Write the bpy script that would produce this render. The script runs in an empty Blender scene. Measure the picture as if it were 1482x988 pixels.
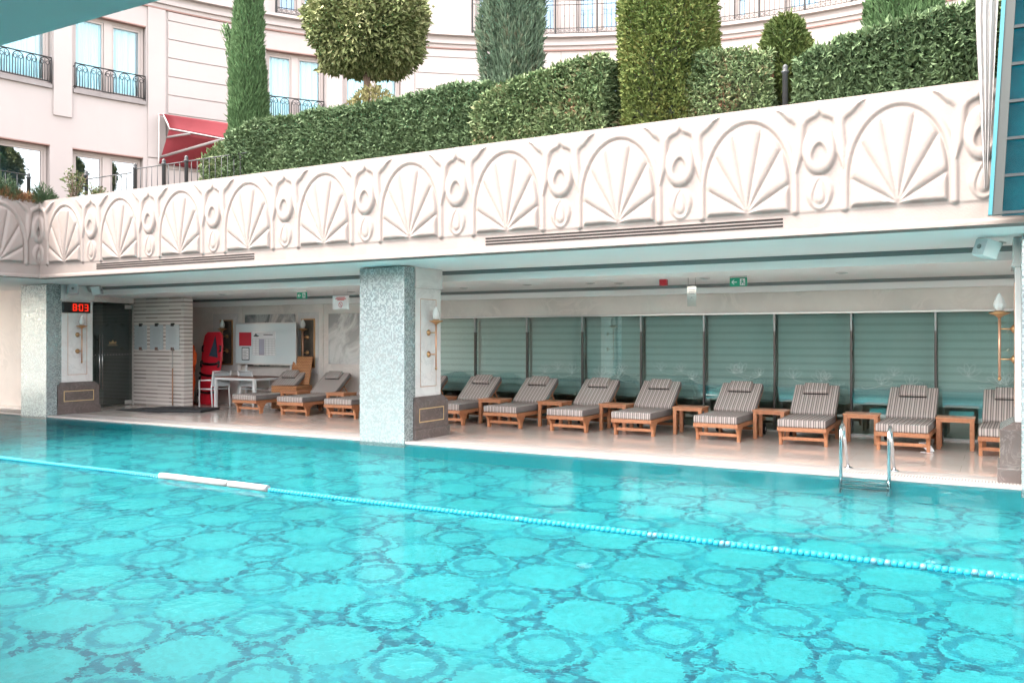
import bpy, math, random
import numpy as np
from mathutils import Vector, Matrix, Euler
random.seed(7)
RNG = np.random.default_rng(7)
R = math.radians
scn = bpy.context.scene
col = scn.collection

# ------------------------------------------------------------------ camera numbers
YAW = math.atan(0.5656); CS, SN = math.cos(YAW), math.sin(YAW)
FPX = 1253.5; HORIZ = 488.6; EYE = 1.65

def on_y(px, y):                      # X of the point seen at column px on the plane Y = y
    t = (px - 741) / FPX; d = y / (t * SN + CS)
    return d * (t * CS - SN)

# ------------------------------------------------------------------ mesh helpers
class MB:
    def __init__(s): s.v = []; s.f = []; s.sm = []
    def add(s, vs, fs, smooth=False):
        o = len(s.v); s.v += [tuple(v) for v in vs]
        s.f += [tuple(i + o for i in f) for f in fs]; s.sm += [smooth] * len(fs)
        return s
    def box(s, x0, x1, y0, y1, z0, z1, M=None):
        vs = [(x, y, z) for z in (z0, z1) for y in (y0, y1) for x in (x0, x1)]
        if M is not None: vs = [M @ Vector(v) for v in vs]
        return s.add(vs, [(0, 2, 3, 1), (4, 5, 7, 6), (0, 1, 5, 4), (2, 6, 7, 3), (0, 4, 6, 2), (1, 3, 7, 5)])
    def quad(s, a, b, c, d): return s.add([a, b, c, d], [(0, 1, 2, 3)])
    def tube(s, pts, r, n=8, closed=False, cap=True):
        pts = [Vector(p) for p in pts]; m = len(pts)
        rad = r if isinstance(r, (list, tuple)) else [r] * m
        vs = []; up = None
        for i, p in enumerate(pts):
            a = pts[i - 1] if (i > 0 or closed) else p
            b = pts[(i + 1) % m] if (i < m - 1 or closed) else p
            t = (b - a).normalized()
            if up is None:
                up = Vector((0, 0, 1)) if abs(t.z) < .9 else Vector((1, 0, 0))
            u = (up - t * up.dot(t)).normalized(); w = t.cross(u); up = u
            for k in range(n):
                q = 2 * math.pi * k / n
                vs.append(p + (u * math.cos(q) + w * math.sin(q)) * rad[i])
        fs = []
        for i in range(m if closed else m - 1):
            j = (i + 1) % m
            for k in range(n):
                l = (k + 1) % n
                fs.append((i * n + k, i * n + l, j * n + l, j * n + k))
        s.add(vs, fs, True)
        if cap and not closed:
            o = len(s.v) - m * n
            s.f.append(tuple(o + k for k in reversed(range(n)))); s.sm.append(False)
            s.f.append(tuple(o + (m - 1) * n + k for k in range(n))); s.sm.append(False)
        return s
    def lathe(s, prof, cx=0, cy=0, n=20, M=None):
        vs = []; fs = []
        for r, z in prof:
            for k in range(n):
                a = 2 * math.pi * k / n
                vs.append(Vector((cx + r * math.cos(a), cy + r * math.sin(a), z)))
        for i in range(len(prof) - 1):
            for k in range(n):
                l = (k + 1) % n
                fs.append((i * n + k, i * n + l, (i + 1) * n + l, (i + 1) * n + k))
        fs.append(tuple(reversed(range(n)))); fs.append(tuple((len(prof) - 1) * n + k for k in range(n)))
        if M is not None: vs = [M @ v for v in vs]
        return s.add(vs, fs, True)
    def prism(s, poly, axis, a, b):   # poly: 2D outline, extruded along axis from a to b
        n = len(poly)
        def P(p, t):
            return {'x': (t, p[0], p[1]), 'y': (p[0], t, p[1]), 'z': (p[0], p[1], t)}[axis]
        vs = [P(p, a) for p in poly] + [P(p, b) for p in poly]
        fs = [tuple(range(n)), tuple(reversed(range(n, 2 * n)))]
        fs += [(i, i + n, (i + 1) % n + n, (i + 1) % n) for i in range(n)]
        return s.add(vs, fs)
    def build(s, name, mat, parent=None, bevel=0, seg=2, smooth=False):
        me = bpy.data.meshes.new(name)
        me.from_pydata(s.v, [], s.f)
        me.polygons.foreach_set('use_smooth', [True] * len(s.f) if smooth else s.sm)
        me.update()
        import bmesh
        bm = bmesh.new(); bm.from_mesh(me)
        bmesh.ops.recalc_face_normals(bm, faces=bm.faces); bm.to_mesh(me); bm.free()
        return link(name, me, mat, parent, bevel, seg)

def link(name, me, mat, parent=None, bevel=0, seg=2):
    o = bpy.data.objects.new(name, me)
    if mat is not None: me.materials.append(mat)
    col.objects.link(o); o.parent = parent
    if bevel:
        m = o.modifiers.new('edge', 'BEVEL'); m.width = bevel; m.segments = seg
        m.limit_method = 'ANGLE'; m.angle_limit = R(40)
        if seg > 2:
            me.polygons.foreach_set('use_smooth', [True] * len(me.polygons))
    return o

def fast_mesh(name, verts, faces, smooth=False):
    """verts (N,3), faces (M,k) numpy arrays"""
    me = bpy.data.meshes.new(name)
    k = faces.shape[1]; m = len(faces)
    me.vertices.add(len(verts)); me.vertices.foreach_set('co', np.asarray(verts, np.float32).ravel())
    me.loops.add(m * k); me.loops.foreach_set('vertex_index', faces.astype(np.int32).ravel())
    me.polygons.add(m); me.polygons.foreach_set('loop_start', np.arange(0, m * k, k, dtype=np.int32))
    me.polygons.foreach_set('use_smooth', np.full(m, smooth))
    me.update(calc_edges=True); me.validate()
    return me

def tag(o, label, cat, group=None, kind=None):
    if label: o['label'] = label
    if cat: o['category'] = cat
    if group: o['group'] = group
    if kind: o['kind'] = kind
    return o

def thing(name, label, cat, loc=(0, 0, 0), rz=0, group=None):
    o = bpy.data.objects.new(name, None); col.objects.link(o)
    o.location = loc; o.rotation_euler = (0, 0, rz); o.empty_display_size = .1
    return tag(o, label, cat, group)

def copy_tree(o, parent=None):
    c = o.copy(); col.objects.link(c)
    if parent is not None: c.parent = parent
    for ch in list(o.children): copy_tree(ch, c)
    return c

def structure(name, mb, mat, **k):
    o = mb.build(name, mat, **k); o['kind'] = 'structure'; return o

# ------------------------------------------------------------------ materials
def newmat(name):
    m = bpy.data.materials.new(name); m.use_nodes = True
    nt = m.node_tree; b = nt.nodes['Principled BSDF']
    return m, nt, b

def N(nt, t, **k):
    n = nt.nodes.new(t)
    for a, v in k.items():
        if a == 'inp':
            for i, x in v.items(): n.inputs[i].default_value = x
        else: setattr(n, a, v)
    return n

def c4(c): return (c[0], c[1], c[2], 1)

def mix(nt, fac, a, b):
    n = nt.nodes.new('ShaderNodeMix'); n.data_type = 'RGBA'
    for sock, v in ((n.inputs[0], fac), (n.inputs[6], a), (n.inputs[7], b)):
        if hasattr(v, 'is_linked') or isinstance(v, bpy.types.NodeSocket): nt.links.new(v, sock)
        elif isinstance(v, (int, float)): sock.default_value = v
        else: sock.default_value = c4(v)
    return n.outputs[2]

def math_n(nt, op, a, b=None, c=None, clamp=False):
    n = nt.nodes.new('ShaderNodeMath'); n.operation = op; n.use_clamp = clamp
    for i, v in enumerate((a, b, c)):
        if v is None: continue
        if isinstance(v, bpy.types.NodeSocket): nt.links.new(v, n.inputs[i])
        else: n.inputs[i].default_value = v
    return n.outputs[0]

def ramp(nt, fac, stops, interp='LINEAR'):
    n = nt.nodes.new('ShaderNodeValToRGB'); n.color_ramp.interpolation = interp
    e = n.color_ramp.elements
    while len(e) < len(stops): e.new(.5)
    for el, (p, c) in zip(e, stops):
        el.position = p; el.color = c4(c) if len(c) == 3 else c
    nt.links.new(fac, n.inputs[0]); return n.outputs[0]

def basic(name, c, rough=.5, metal=0, c2=None, nscale=6, bump=0, bscale=60, spec=.5, coat=0):
    m, nt, b = newmat(name)
    b.inputs['Base Color'].default_value = c4(c); b.inputs['Roughness'].default_value = rough
    b.inputs['Metallic'].default_value = metal; b.inputs['Specular IOR Level'].default_value = spec
    b.inputs['Coat Weight'].default_value = coat
    tc = N(nt, 'ShaderNodeTexCoord')
    if c2 is not None:
        no = N(nt, 'ShaderNodeTexNoise', inp={'Scale': nscale, 'Detail': 6, 'Roughness': .6})
        nt.links.new(tc.outputs['Object'], no.inputs['Vector'])
        f = ramp(nt, no.outputs['Fac'], [(.3, (0, 0, 0)), (.7, (1, 1, 1))])
        nt.links.new(mix(nt, f, c, c2), b.inputs['Base Color'])
    if bump:
        no = N(nt, 'ShaderNodeTexNoise', inp={'Scale': bscale, 'Detail': 4})
        nt.links.new(tc.outputs['Object'], no.inputs['Vector'])
        bp = N(nt, 'ShaderNodeBump', inp={'Strength': bump, 'Distance': .01})
        nt.links.new(no.outputs['Fac'], bp.inputs['Height']); nt.links.new(bp.outputs[0], b.inputs['Normal'])
    return m

def marble(name, base, vein, scale=1.5, rough=.2, sharp=.08, dirn=(1, 1, 1)):
    m, nt, b = newmat(name)
    tc = N(nt, 'ShaderNodeTexCoord'); mp = N(nt, 'ShaderNodeMapping'); mp.inputs['Scale'].default_value = dirn
    nt.links.new(tc.outputs['Object'], mp.inputs[0])
    n1 = N(nt, 'ShaderNodeTexNoise', inp={'Scale': scale, 'Detail': 8, 'Roughness': .62, 'Distortion': 1.2})
    nt.links.new(mp.outputs[0], n1.inputs['Vector'])
    d = math_n(nt, 'ABSOLUTE', math_n(nt, 'SUBTRACT', n1.outputs['Fac'], .5))
    f = ramp(nt, d, [(0, (1, 1, 1)), (sharp, (0, 0, 0))])
    n2 = N(nt, 'ShaderNodeTexNoise', inp={'Scale': scale * .6, 'Detail': 5})
    nt.links.new(mp.outputs[0], n2.inputs['Vector'])
    bc = mix(nt, ramp(nt, n2.outputs['Fac'], [(.35, (0, 0, 0)), (.65, (1, 1, 1))]), base, [x * .8 for x in base])
    nt.links.new(mix(nt, f, bc, vein), b.inputs['Base Color'])
    b.inputs['Roughness'].default_value = rough
    return m

def thin_glass(name, tint, ior=1.5, rough=0.0, gloss=(1, 1, 1)):
    m = bpy.data.materials.new(name); m.use_nodes = True; nt = m.node_tree; nt.nodes.clear()
    o = N(nt, 'ShaderNodeOutputMaterial'); mx = N(nt, 'ShaderNodeMixShader')
    t = N(nt, 'ShaderNodeBsdfTransparent'); t.inputs[0].default_value = c4(tint)
    g = N(nt, 'ShaderNodeBsdfGlossy'); g.inputs['Roughness'].default_value = rough; g.inputs[0].default_value = c4(gloss)
    lw = N(nt, 'ShaderNodeLayerWeight', inp={'Blend': .5}); f0 = ((ior - 1) / (ior + 1)) ** 2          # two-sided Schlick reflectance
    nt.links.new(math_n(nt, 'MULTIPLY_ADD', math_n(nt, 'POWER', lw.outputs['Facing'], 5), 1 - f0, f0), mx.inputs[0]); nt.links.new(t.outputs[0], mx.inputs[1]); nt.links.new(g.outputs[0], mx.inputs[2])
    nt.links.new(mx.outputs[0], o.inputs[0])
    return m

def emit(name, c, s):
    m, nt, b = newmat(name)
    b.inputs['Base Color'].default_value = c4([x * .3 for x in c]); b.inputs['Emission Color'].default_value = c4(c)
    b.inputs['Emission Strength'].default_value = s
    return m

def leafmat(name, cols, rough=.5, big=None):
    """cols: stops of leaf colour, chosen per leaf; a second slow noise shifts whole boughs"""
    m, nt, b = newmat(name)
    ge = N(nt, 'ShaderNodeNewGeometry'); tc = N(nt, 'ShaderNodeTexCoord')
    no = N(nt, 'ShaderNodeTexNoise', inp={'Scale': 1.6, 'Detail': 3})
    nt.links.new(tc.outputs['Object'], no.inputs['Vector'])
    f = math_n(nt, 'ADD', math_n(nt, 'MULTIPLY', ge.outputs['Random Per Island'], .62), math_n(nt, 'MULTIPLY_ADD', no.outputs['Fac'], 1.1, -.36))
    k = len(cols)
    cc = ramp(nt, f, [(i / (k - 1), c) for i, c in enumerate(cols)])
    nt.links.new(cc, b.inputs['Base Color']); b.inputs['Roughness'].default_value = rough
    b.inputs['Specular IOR Level'].default_value = .18
    return m

M = {}
M['plaster'] = basic('warm_white_plaster', (.215, .186, .174), .7, c2=(.198, .168, .156), nscale=.7, bump=.12, bscale=90)
M['facade'] = basic('facade_stone', (.305, .276, .264), .75, c2=(.283, .254, .243), nscale=.5, bump=.1, bscale=60)
M['relief'] = basic('carved_stone', (.182, .156, .143), .65, c2=(.163, .136, .122), nscale=2.2, bump=.25, bscale=45)
M['trim_brown'] = basic('brown_stone_edge', (.20, .115, .095), .7)
M['ceiling'] = basic('ceiling_paint', (.86, .85, .84), .6, c2=(.82, .81, .80), nscale=.6)
M['slot'] = basic('dark_grey_slot', (.20, .23, .23), .6)
M['grille'] = basic('dark_grille', (.006, .0045, .004), .7, spec=.2)
M['iron'] = basic('wrought_iron', (.010, .0105, .011), .5, 0, spec=.3)
M['iron_grey'] = basic('grey_painted_iron', (.032, .036, .039), .5, 0, spec=.3)
M['winframe'] = basic('greige_window_frame', (.30, .262, .245), .5)
M['sill'] = basic('grey_sill_stone', (.19, .175, .17), .7, c2=(.15, .135, .13), nscale=4)
M['curtain'] = basic('sheer_curtain', (.62, .64, .64), .8)
M['pane'] = thin_glass('blue_window_glass', (.80, .955, .99), 1.5)
M['pane_low'] = thin_glass('reflecting_window_glass', (.45, .62, .70), 2.6)
M['pane_blue'] = thin_glass('grey_blue_glass', (.72, .84, .92), 1.7)
M['inner'] = basic('room_wall', (.35, .34, .32), .8)
M['awning'] = basic('red_canvas', (.155, .010, .017), .75, c2=(.135, .008, .014), nscale=3, bump=.2, bscale=8)
M['piping'] = basic('white_piping', (.75, .72, .70), .6)
M['alu'] = basic('brushed_metal', (.55, .55, .54), .35, .8)
M['chrome'] = basic('polished_steel', (.56, .58, .60), .14, 1)
M['brass'] = basic('aged_brass', (.46, .27, .13), .35, .85)
M['copper'] = basic('copper_pole', (.52, .30, .20), .4, .7)
M['gold'] = basic('gold_inlay', (.62, .44, .22), .4, .3)
M['shaft'] = marble('pale_marble', (.70, .68, .665), (.58, .56, .55), 1.6, .25, .05)
M['plinth'] = marble('brown_grey_marble', (.125, .103, .096), (.165, .140, .130), 5.0, .25, .03)
M['greymarble'] = marble('veined_grey_marble', (.22, .245, .25), (.50, .52, .52), 1.0, .2, .10, (1, 1, .6))
M['beige'] = marble('beige_stone', (.74, .69, .65), (.70, .65, .61), 1.4, .4, .06)
M['bronze_mirror'] = basic('dark_bronze_mirror', (.10, .085, .07), .12, .3, c2=(.15, .13, .11), nscale=3)
M['wood'] = None
M['tyre'] = basic('black_rubber', (.006, .007, .010), .6)
M['black'] = basic('black_plastic', (.006, .006, .007), .4)
M['mat'] = basic('dark_grey_mat', (.035, .038, .041), .85, bump=.4, bscale=200)
M['white'] = basic('white_enamel', (.74, .75, .75), .3)
M['board'] = basic('whiteboard_surface', (.56, .63, .65), .2)
M['paper'] = basic('white_paper', (.70, .70, .71), .7)
M['ink'] = basic('grey_ink', (.08, .085, .095), .7)
M['lilac'] = basic('lilac_print', (.38, .36, .44), .7)
M['redpaper'] = basic('red_paper', (.50, .03, .05), .6)
M['redink'] = basic('red_ink', (.60, .06, .07), .6)
M['redplastic'] = basic('red_plastic', (.55, .018, .035), .35, c2=(.48, .014, .03), nscale=2)
M['orange'] = basic('orange_fabric', (.78, .12, .02), .7, bump=.4, bscale=18)
M['yellow'] = basic('yellow_tape', (.75, .50, .06), .5)
M['green'] = basic('exit_green', (.0, .30, .17), .4)
M['teal_dark'] = basic('navy_strap', (.02, .05, .08), .7)
M['acrylic'] = thin_glass('clear_acrylic', (.88, .92, .92), 1.9, .05)
M['frost'] = basic('frosted_panel', (.50, .55, .57), .25)
M['speaker'] = basic('speaker_white', (.62, .68, .68), .5)
M['crystal'] = basic('cut_crystal', (.58, .58, .56), .12, coat=.6)
M['rope_blue'] = basic('blue_float_plastic', (.004, .19, .27), .55, spec=.25)
M['rope_pale'] = basic('bleached_float_plastic', (.03, .14, .19), .4)
M['float_white'] = basic('white_float_foam', (.24, .245, .245), .5)
M['doorglass'] = thin_glass('smoked_door_glass', (.62, .69, .68), 1.7)
M['wallglass'] = thin_glass('green_wall_glass', (.83, .945, .935), 2.3, 0, (.9, 1, .98))
M['etch'] = basic('etched_glass', (.62, .70, .68), .6)
M['blind'] = basic('grey_green_blind', (.60, .63, .62), .8)
M['blind_sheer'] = basic('sheer_blind_layer', (.46, .495, .485), .8)
M['mullion_cap'] = basic('dull_metal_cap', (.30, .31, .31), .4, .7)
M['mullion'] = basic('dark_bronze_mullion', (.10, .085, .08), .35, .5)
M['twig'] = basic('brown_bark', (.13, .085, .06), .85, c2=(.09, .06, .045), nscale=12, bump=.5, bscale=30)
M['redbrown'] = basic('dry_brown_growth', (.20, .08, .045), .85)
M['sheer'] = None
M['led'] = emit('red_led', (1, .022, .004), .14)
M['inlet'] = basic('pale_inlet_plastic', (.04, .19, .22), .4)
M['soil'] = basic('planter_soil', (.07, .05, .035), .95)

# mosaic of small pale tiles ------------------------------------------------
def mosaic(name, tones, grout, tile=.024, axis_mix=True, rough=.15, metal=.25):
    m, nt, b = newmat(name)
    tc = N(nt, 'ShaderNodeTexCoord'); sp = N(nt, 'ShaderNodeSeparateXYZ'); nt.links.new(tc.outputs['Object'], sp.inputs[0])
    u = math_n(nt, 'DIVIDE', math_n(nt, 'ADD', sp.outputs[0], sp.outputs[1]), tile)
    v = math_n(nt, 'DIVIDE', sp.outputs[2], tile)
    cb = N(nt, 'ShaderNodeCombineXYZ'); nt.links.new(math_n(nt, 'FLOOR', u), cb.inputs[0]); nt.links.new(math_n(nt, 'FLOOR', v), cb.inputs[1])
    wn = N(nt, 'ShaderNodeTexWhiteNoise'); wn.noise_dimensions = '3D'; nt.links.new(cb.outputs[0], wn.inputs[0])
    lo = N(nt, 'ShaderNodeTexNoise', inp={'Scale': 2.6, 'Detail': 9, 'Roughness': .7}); nt.links.new(tc.outputs['Object'], lo.inputs['Vector'])
    f = math_n(nt, 'ADD', math_n(nt, 'MULTIPLY', wn.outputs[0], .15), math_n(nt, 'MULTIPLY', lo.outputs['Fac'], .85))
    k = len(tones); cc = ramp(nt, f, [(.15 + .7 * i / (k - 1), c) for i, c in enumerate(tones)])
    fu = math_n(nt, 'ABSOLUTE', math_n(nt, 'SUBTRACT', math_n(nt, 'FRACT', u), .5))
    fv = math_n(nt, 'ABSOLUTE', math_n(nt, 'SUBTRACT', math_n(nt, 'FRACT', v), .5))
    g = math_n(nt, 'GREATER_THAN', math_n(nt, 'MAXIMUM', fu, fv), .43)
    nt.links.new(mix(nt, g, cc, grout), b.inputs['Base Color'])
    nt.links.new(math_n(nt, 'MULTIPLY_ADD', wn.outputs[0], .35, rough), b.inputs['Roughness'])
    b.inputs['Metallic'].default_value = metal
    wn2 = N(nt, 'ShaderNodeTexWhiteNoise'); wn2.noise_dimensions = '3D'; nt.links.new(cb.outputs[0], wn2.inputs[0])
    ge = N(nt, 'ShaderNodeNewGeometry')
    off = N(nt, 'ShaderNodeVectorMath', operation='SUBTRACT'); nt.links.new(wn2.outputs['Color'], off.inputs[0]); off.inputs[1].default_value = (.5, .5, .5)
    sc = N(nt, 'ShaderNodeVectorMath', operation='SCALE'); nt.links.new(off.outputs[0], sc.inputs[0]); sc.inputs['Scale'].default_value = .06
    ad = N(nt, 'ShaderNodeVectorMath', operation='ADD'); nt.links.new(ge.outputs['Normal'], ad.inputs[0]); nt.links.new(sc.outputs[0], ad.inputs[1])
    nm = N(nt, 'ShaderNodeVectorMath', operation='NORMALIZE'); nt.links.new(ad.outputs[0], nm.inputs[0])
    nt.links.new(nm.outputs[0], b.inputs['Normal'])
    return m
M['mosaic'] = mosaic('silver_glass_mosaic', [(.30, .365, .37), (.34, .40, .405), (.37, .42, .42), (.46, .49, .485)], (.20, .25, .255), rough=.08, metal=.4)

# striped stone cladding ----------------------------------------------------
def striped_stone():
    m, nt, b = newmat('banded_stone_cladding')
    tc = N(nt, 'ShaderNodeTexCoord'); sp = N(nt, 'ShaderNodeSeparateXYZ'); nt.links.new(tc.outputs['Object'], sp.inputs[0])
    no = N(nt, 'ShaderNodeTexNoise', inp={'Scale': 1.3, 'Detail': 5}); nt.links.new(tc.outputs['Object'], no.inputs['Vector'])
    hx = math_n(nt, 'FLOOR', math_n(nt, 'DIVIDE', math_n(nt, 'ADD', sp.outputs[0], sp.outputs[1]), .42))
    wn = N(nt, 'ShaderNodeTexWhiteNoise'); wn.noise_dimensions = '2D'
    zz = math_n(nt, 'DIVIDE', sp.outputs[2], .092)
    cb = N(nt, 'ShaderNodeCombineXYZ'); nt.links.new(hx, cb.inputs[0]); nt.links.new(math_n(nt, 'FLOOR', zz), cb.inputs[1]); nt.links.new(cb.outputs[0], wn.inputs[0])
    fr = math_n(nt, 'FRACT', zz)
    st = math_n(nt, 'LESS_THAN', fr, .40)
    dark = ramp(nt, wn.outputs[0], [(0, (.26, .22, .195)), (.5, (.38, .335, .305)), (1, (.52, .465, .43))])
    nt.links.new(mix(nt, st, mix(nt, no.outputs['Fac'], (.72, .665, .625), (.64, .59, .555)), dark), b.inputs['Base Color'])
    b.inputs['Roughness'].default_value = .45
    return m
M['banded'] = striped_stone()

# deck tiles ---------------------------------------------------------------
def deckmat():
    m, nt, b = newmat('polished_cream_tiles')
    tc = N(nt, 'ShaderNodeTexCoord')
    br = N(nt, 'ShaderNodeTexBrick', offset=.5, inp={'Color1': c4((.67, .585, .53)), 'Color2': c4((.63, .545, .49)), 'Mortar': c4((.50, .42, .37)), 'Scale': 1, 'Mortar Size': .004, 'Brick Width': .9, 'Row Height': .6})
    nt.links.new(tc.outputs['Object'], br.inputs['Vector'])
    no = N(nt, 'ShaderNodeTexNoise', inp={'Scale': 2.5, 'Detail': 8, 'Distortion': .8}); nt.links.new(tc.outputs['Object'], no.inputs['Vector'])
    f = ramp(nt, no.outputs['Fac'], [(.35, (0, 0, 0)), (.7, (1, 1, 1))])
    nt.links.new(mix(nt, math_n(nt, 'MULTIPLY', f, .35), br.outputs[0], (.70, .62, .565)), b.inputs['Base Color'])
    nt.links.new(math_n(nt, 'MULTIPLY_ADD', no.outputs['Fac'], .10, .05), b.inputs['Roughness'])
    return m
M['deck'] = deckmat()
M['coping'] = basic('white_coping_stone', (.36, .335, .32), .45, c2=(.325, .30, .285), nscale=5)
def gratemat():
    m, nt, b = newmat('overflow_grating')
    tc = N(nt, 'ShaderNodeTexCoord'); sp = N(nt, 'ShaderNodeSeparateXYZ'); nt.links.new(tc.outputs['Object'], sp.inputs[0])
    fx = math_n(nt, 'FRACT', math_n(nt, 'DIVIDE', sp.outputs[0], .034))
    fy = math_n(nt, 'ABSOLUTE', math_n(nt, 'SUBTRACT', math_n(nt, 'FRACT', math_n(nt, 'DIVIDE', sp.outputs[1], .125)), .5))
    s = math_n(nt, 'MULTIPLY', math_n(nt, 'LESS_THAN', fx, .38), math_n(nt, 'LESS_THAN', fy, .38))
    nt.links.new(mix(nt, s, (.37, .35, .335), (.085, .08, .078)), b.inputs['Base Color']); b.inputs['Roughness'].default_value = .5
    return m
M['grate'] = gratemat()

# wood ----------------------------------------------------------------------
def woodmat(name, a, c):
    m, nt, b = newmat(name)
    tc = N(nt, 'ShaderNodeTexCoord'); mp = N(nt, 'ShaderNodeMapping'); mp.inputs['Scale'].default_value = (14, 3, 14)
    nt.links.new(tc.outputs['Object'], mp.inputs[0])
    no = N(nt, 'ShaderNodeTexNoise', inp={'Scale': 1.5, 'Detail': 6, 'Distortion': .6}); nt.links.new(mp.outputs[0], no.inputs['Vector'])
    oi = N(nt, 'ShaderNodeObjectInfo')
    f = math_n(nt, 'ADD', math_n(nt, 'MULTIPLY', no.outputs['Fac'], .75), math_n(nt, 'MULTIPLY', oi.outputs['Random'], .25))
    nt.links.new(ramp(nt, f, [(.25, a), (.75, c)]), b.inputs['Base Color']); b.inputs['Roughness'].default_value = .5
    return m
M['wood'] = woodmat('oiled_teak', (.32, .125, .055), (.52, .235, .115))
M['wood_brown'] = woodmat('brown_slat_top', (.16, .075, .05), (.26, .13, .09))
def canemat():
    m, nt, b = newmat('woven_cane')
    tc = N(nt, 'ShaderNodeTexCoord')
    br = N(nt, 'ShaderNodeTexBrick', offset=.5, inp={'Color1': c4((.58, .27, .11)), 'Color2': c4((.48, .21, .085)), 'Mortar': c4((.20, .08, .03)), 'Scale': 1, 'Mortar Size': .006, 'Brick Width': .05, 'Row Height': .035})
    sp = N(nt, 'ShaderNodeSeparateXYZ'); nt.links.new(tc.outputs['Object'], sp.inputs[0])
    cb = N(nt, 'ShaderNodeCombineXYZ'); nt.links.new(math_n(nt, 'ADD', sp.outputs[0], sp.outputs[1]), cb.inputs[0]); nt.links.new(sp.outputs[2], cb.inputs[1])
    nt.links.new(cb.outputs[0], br.inputs['Vector']); nt.links.new(br.outputs[0], b.inputs['Base Color']); b.inputs['Roughness'].default_value = .6
    return m
M['cane'] = canemat()

# lounger fabric -------------------------------------------------------------
def stripemat():
    m, nt, b = newmat('striped_canvas')
    tc = N(nt, 'ShaderNodeTexCoord'); sp = N(nt, 'ShaderNodeSeparateXYZ'); nt.links.new(tc.outputs['Object'], sp.inputs[0])
    f = math_n(nt, 'FRACT', math_n(nt, 'DIVIDE', math_n(nt, 'ADD', sp.outputs[0], 10), .0705))
    cc = ramp(nt, f, [(0, (.52, .455, .42)), (.27, (.085, .076, .073)), (.42, (.31, .265, .245)), (.60, (.52, .455, .42)), (.70, (.15, .135, .13)), (.88, (.41, .36, .335))], 'CONSTANT')
    no = N(nt, 'ShaderNodeTexNoise', inp={'Scale': 5, 'Detail': 3}); nt.links.new(tc.outputs['Object'], no.inputs['Vector'])
    nt.links.new(mix(nt, math_n(nt, 'MULTIPLY', no.outputs['Fac'], .25), cc, (.31, .275, .255)), b.inputs['Base Color'])
    b.inputs['Roughness'].default_value = .85
    bn = N(nt, 'ShaderNodeTexNoise', inp={'Scale': 14, 'Detail': 2}); nt.links.new(tc.outputs['Object'], bn.inputs['Vector'])
    bp = N(nt, 'ShaderNodeBump', inp={'Strength': .25, 'Distance': .02}); nt.links.new(bn.outputs['Fac'], bp.inputs['Height']); nt.links.new(bp.outputs[0], b.inputs['Normal'])
    return m
M['stripe'] = stripemat()

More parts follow.
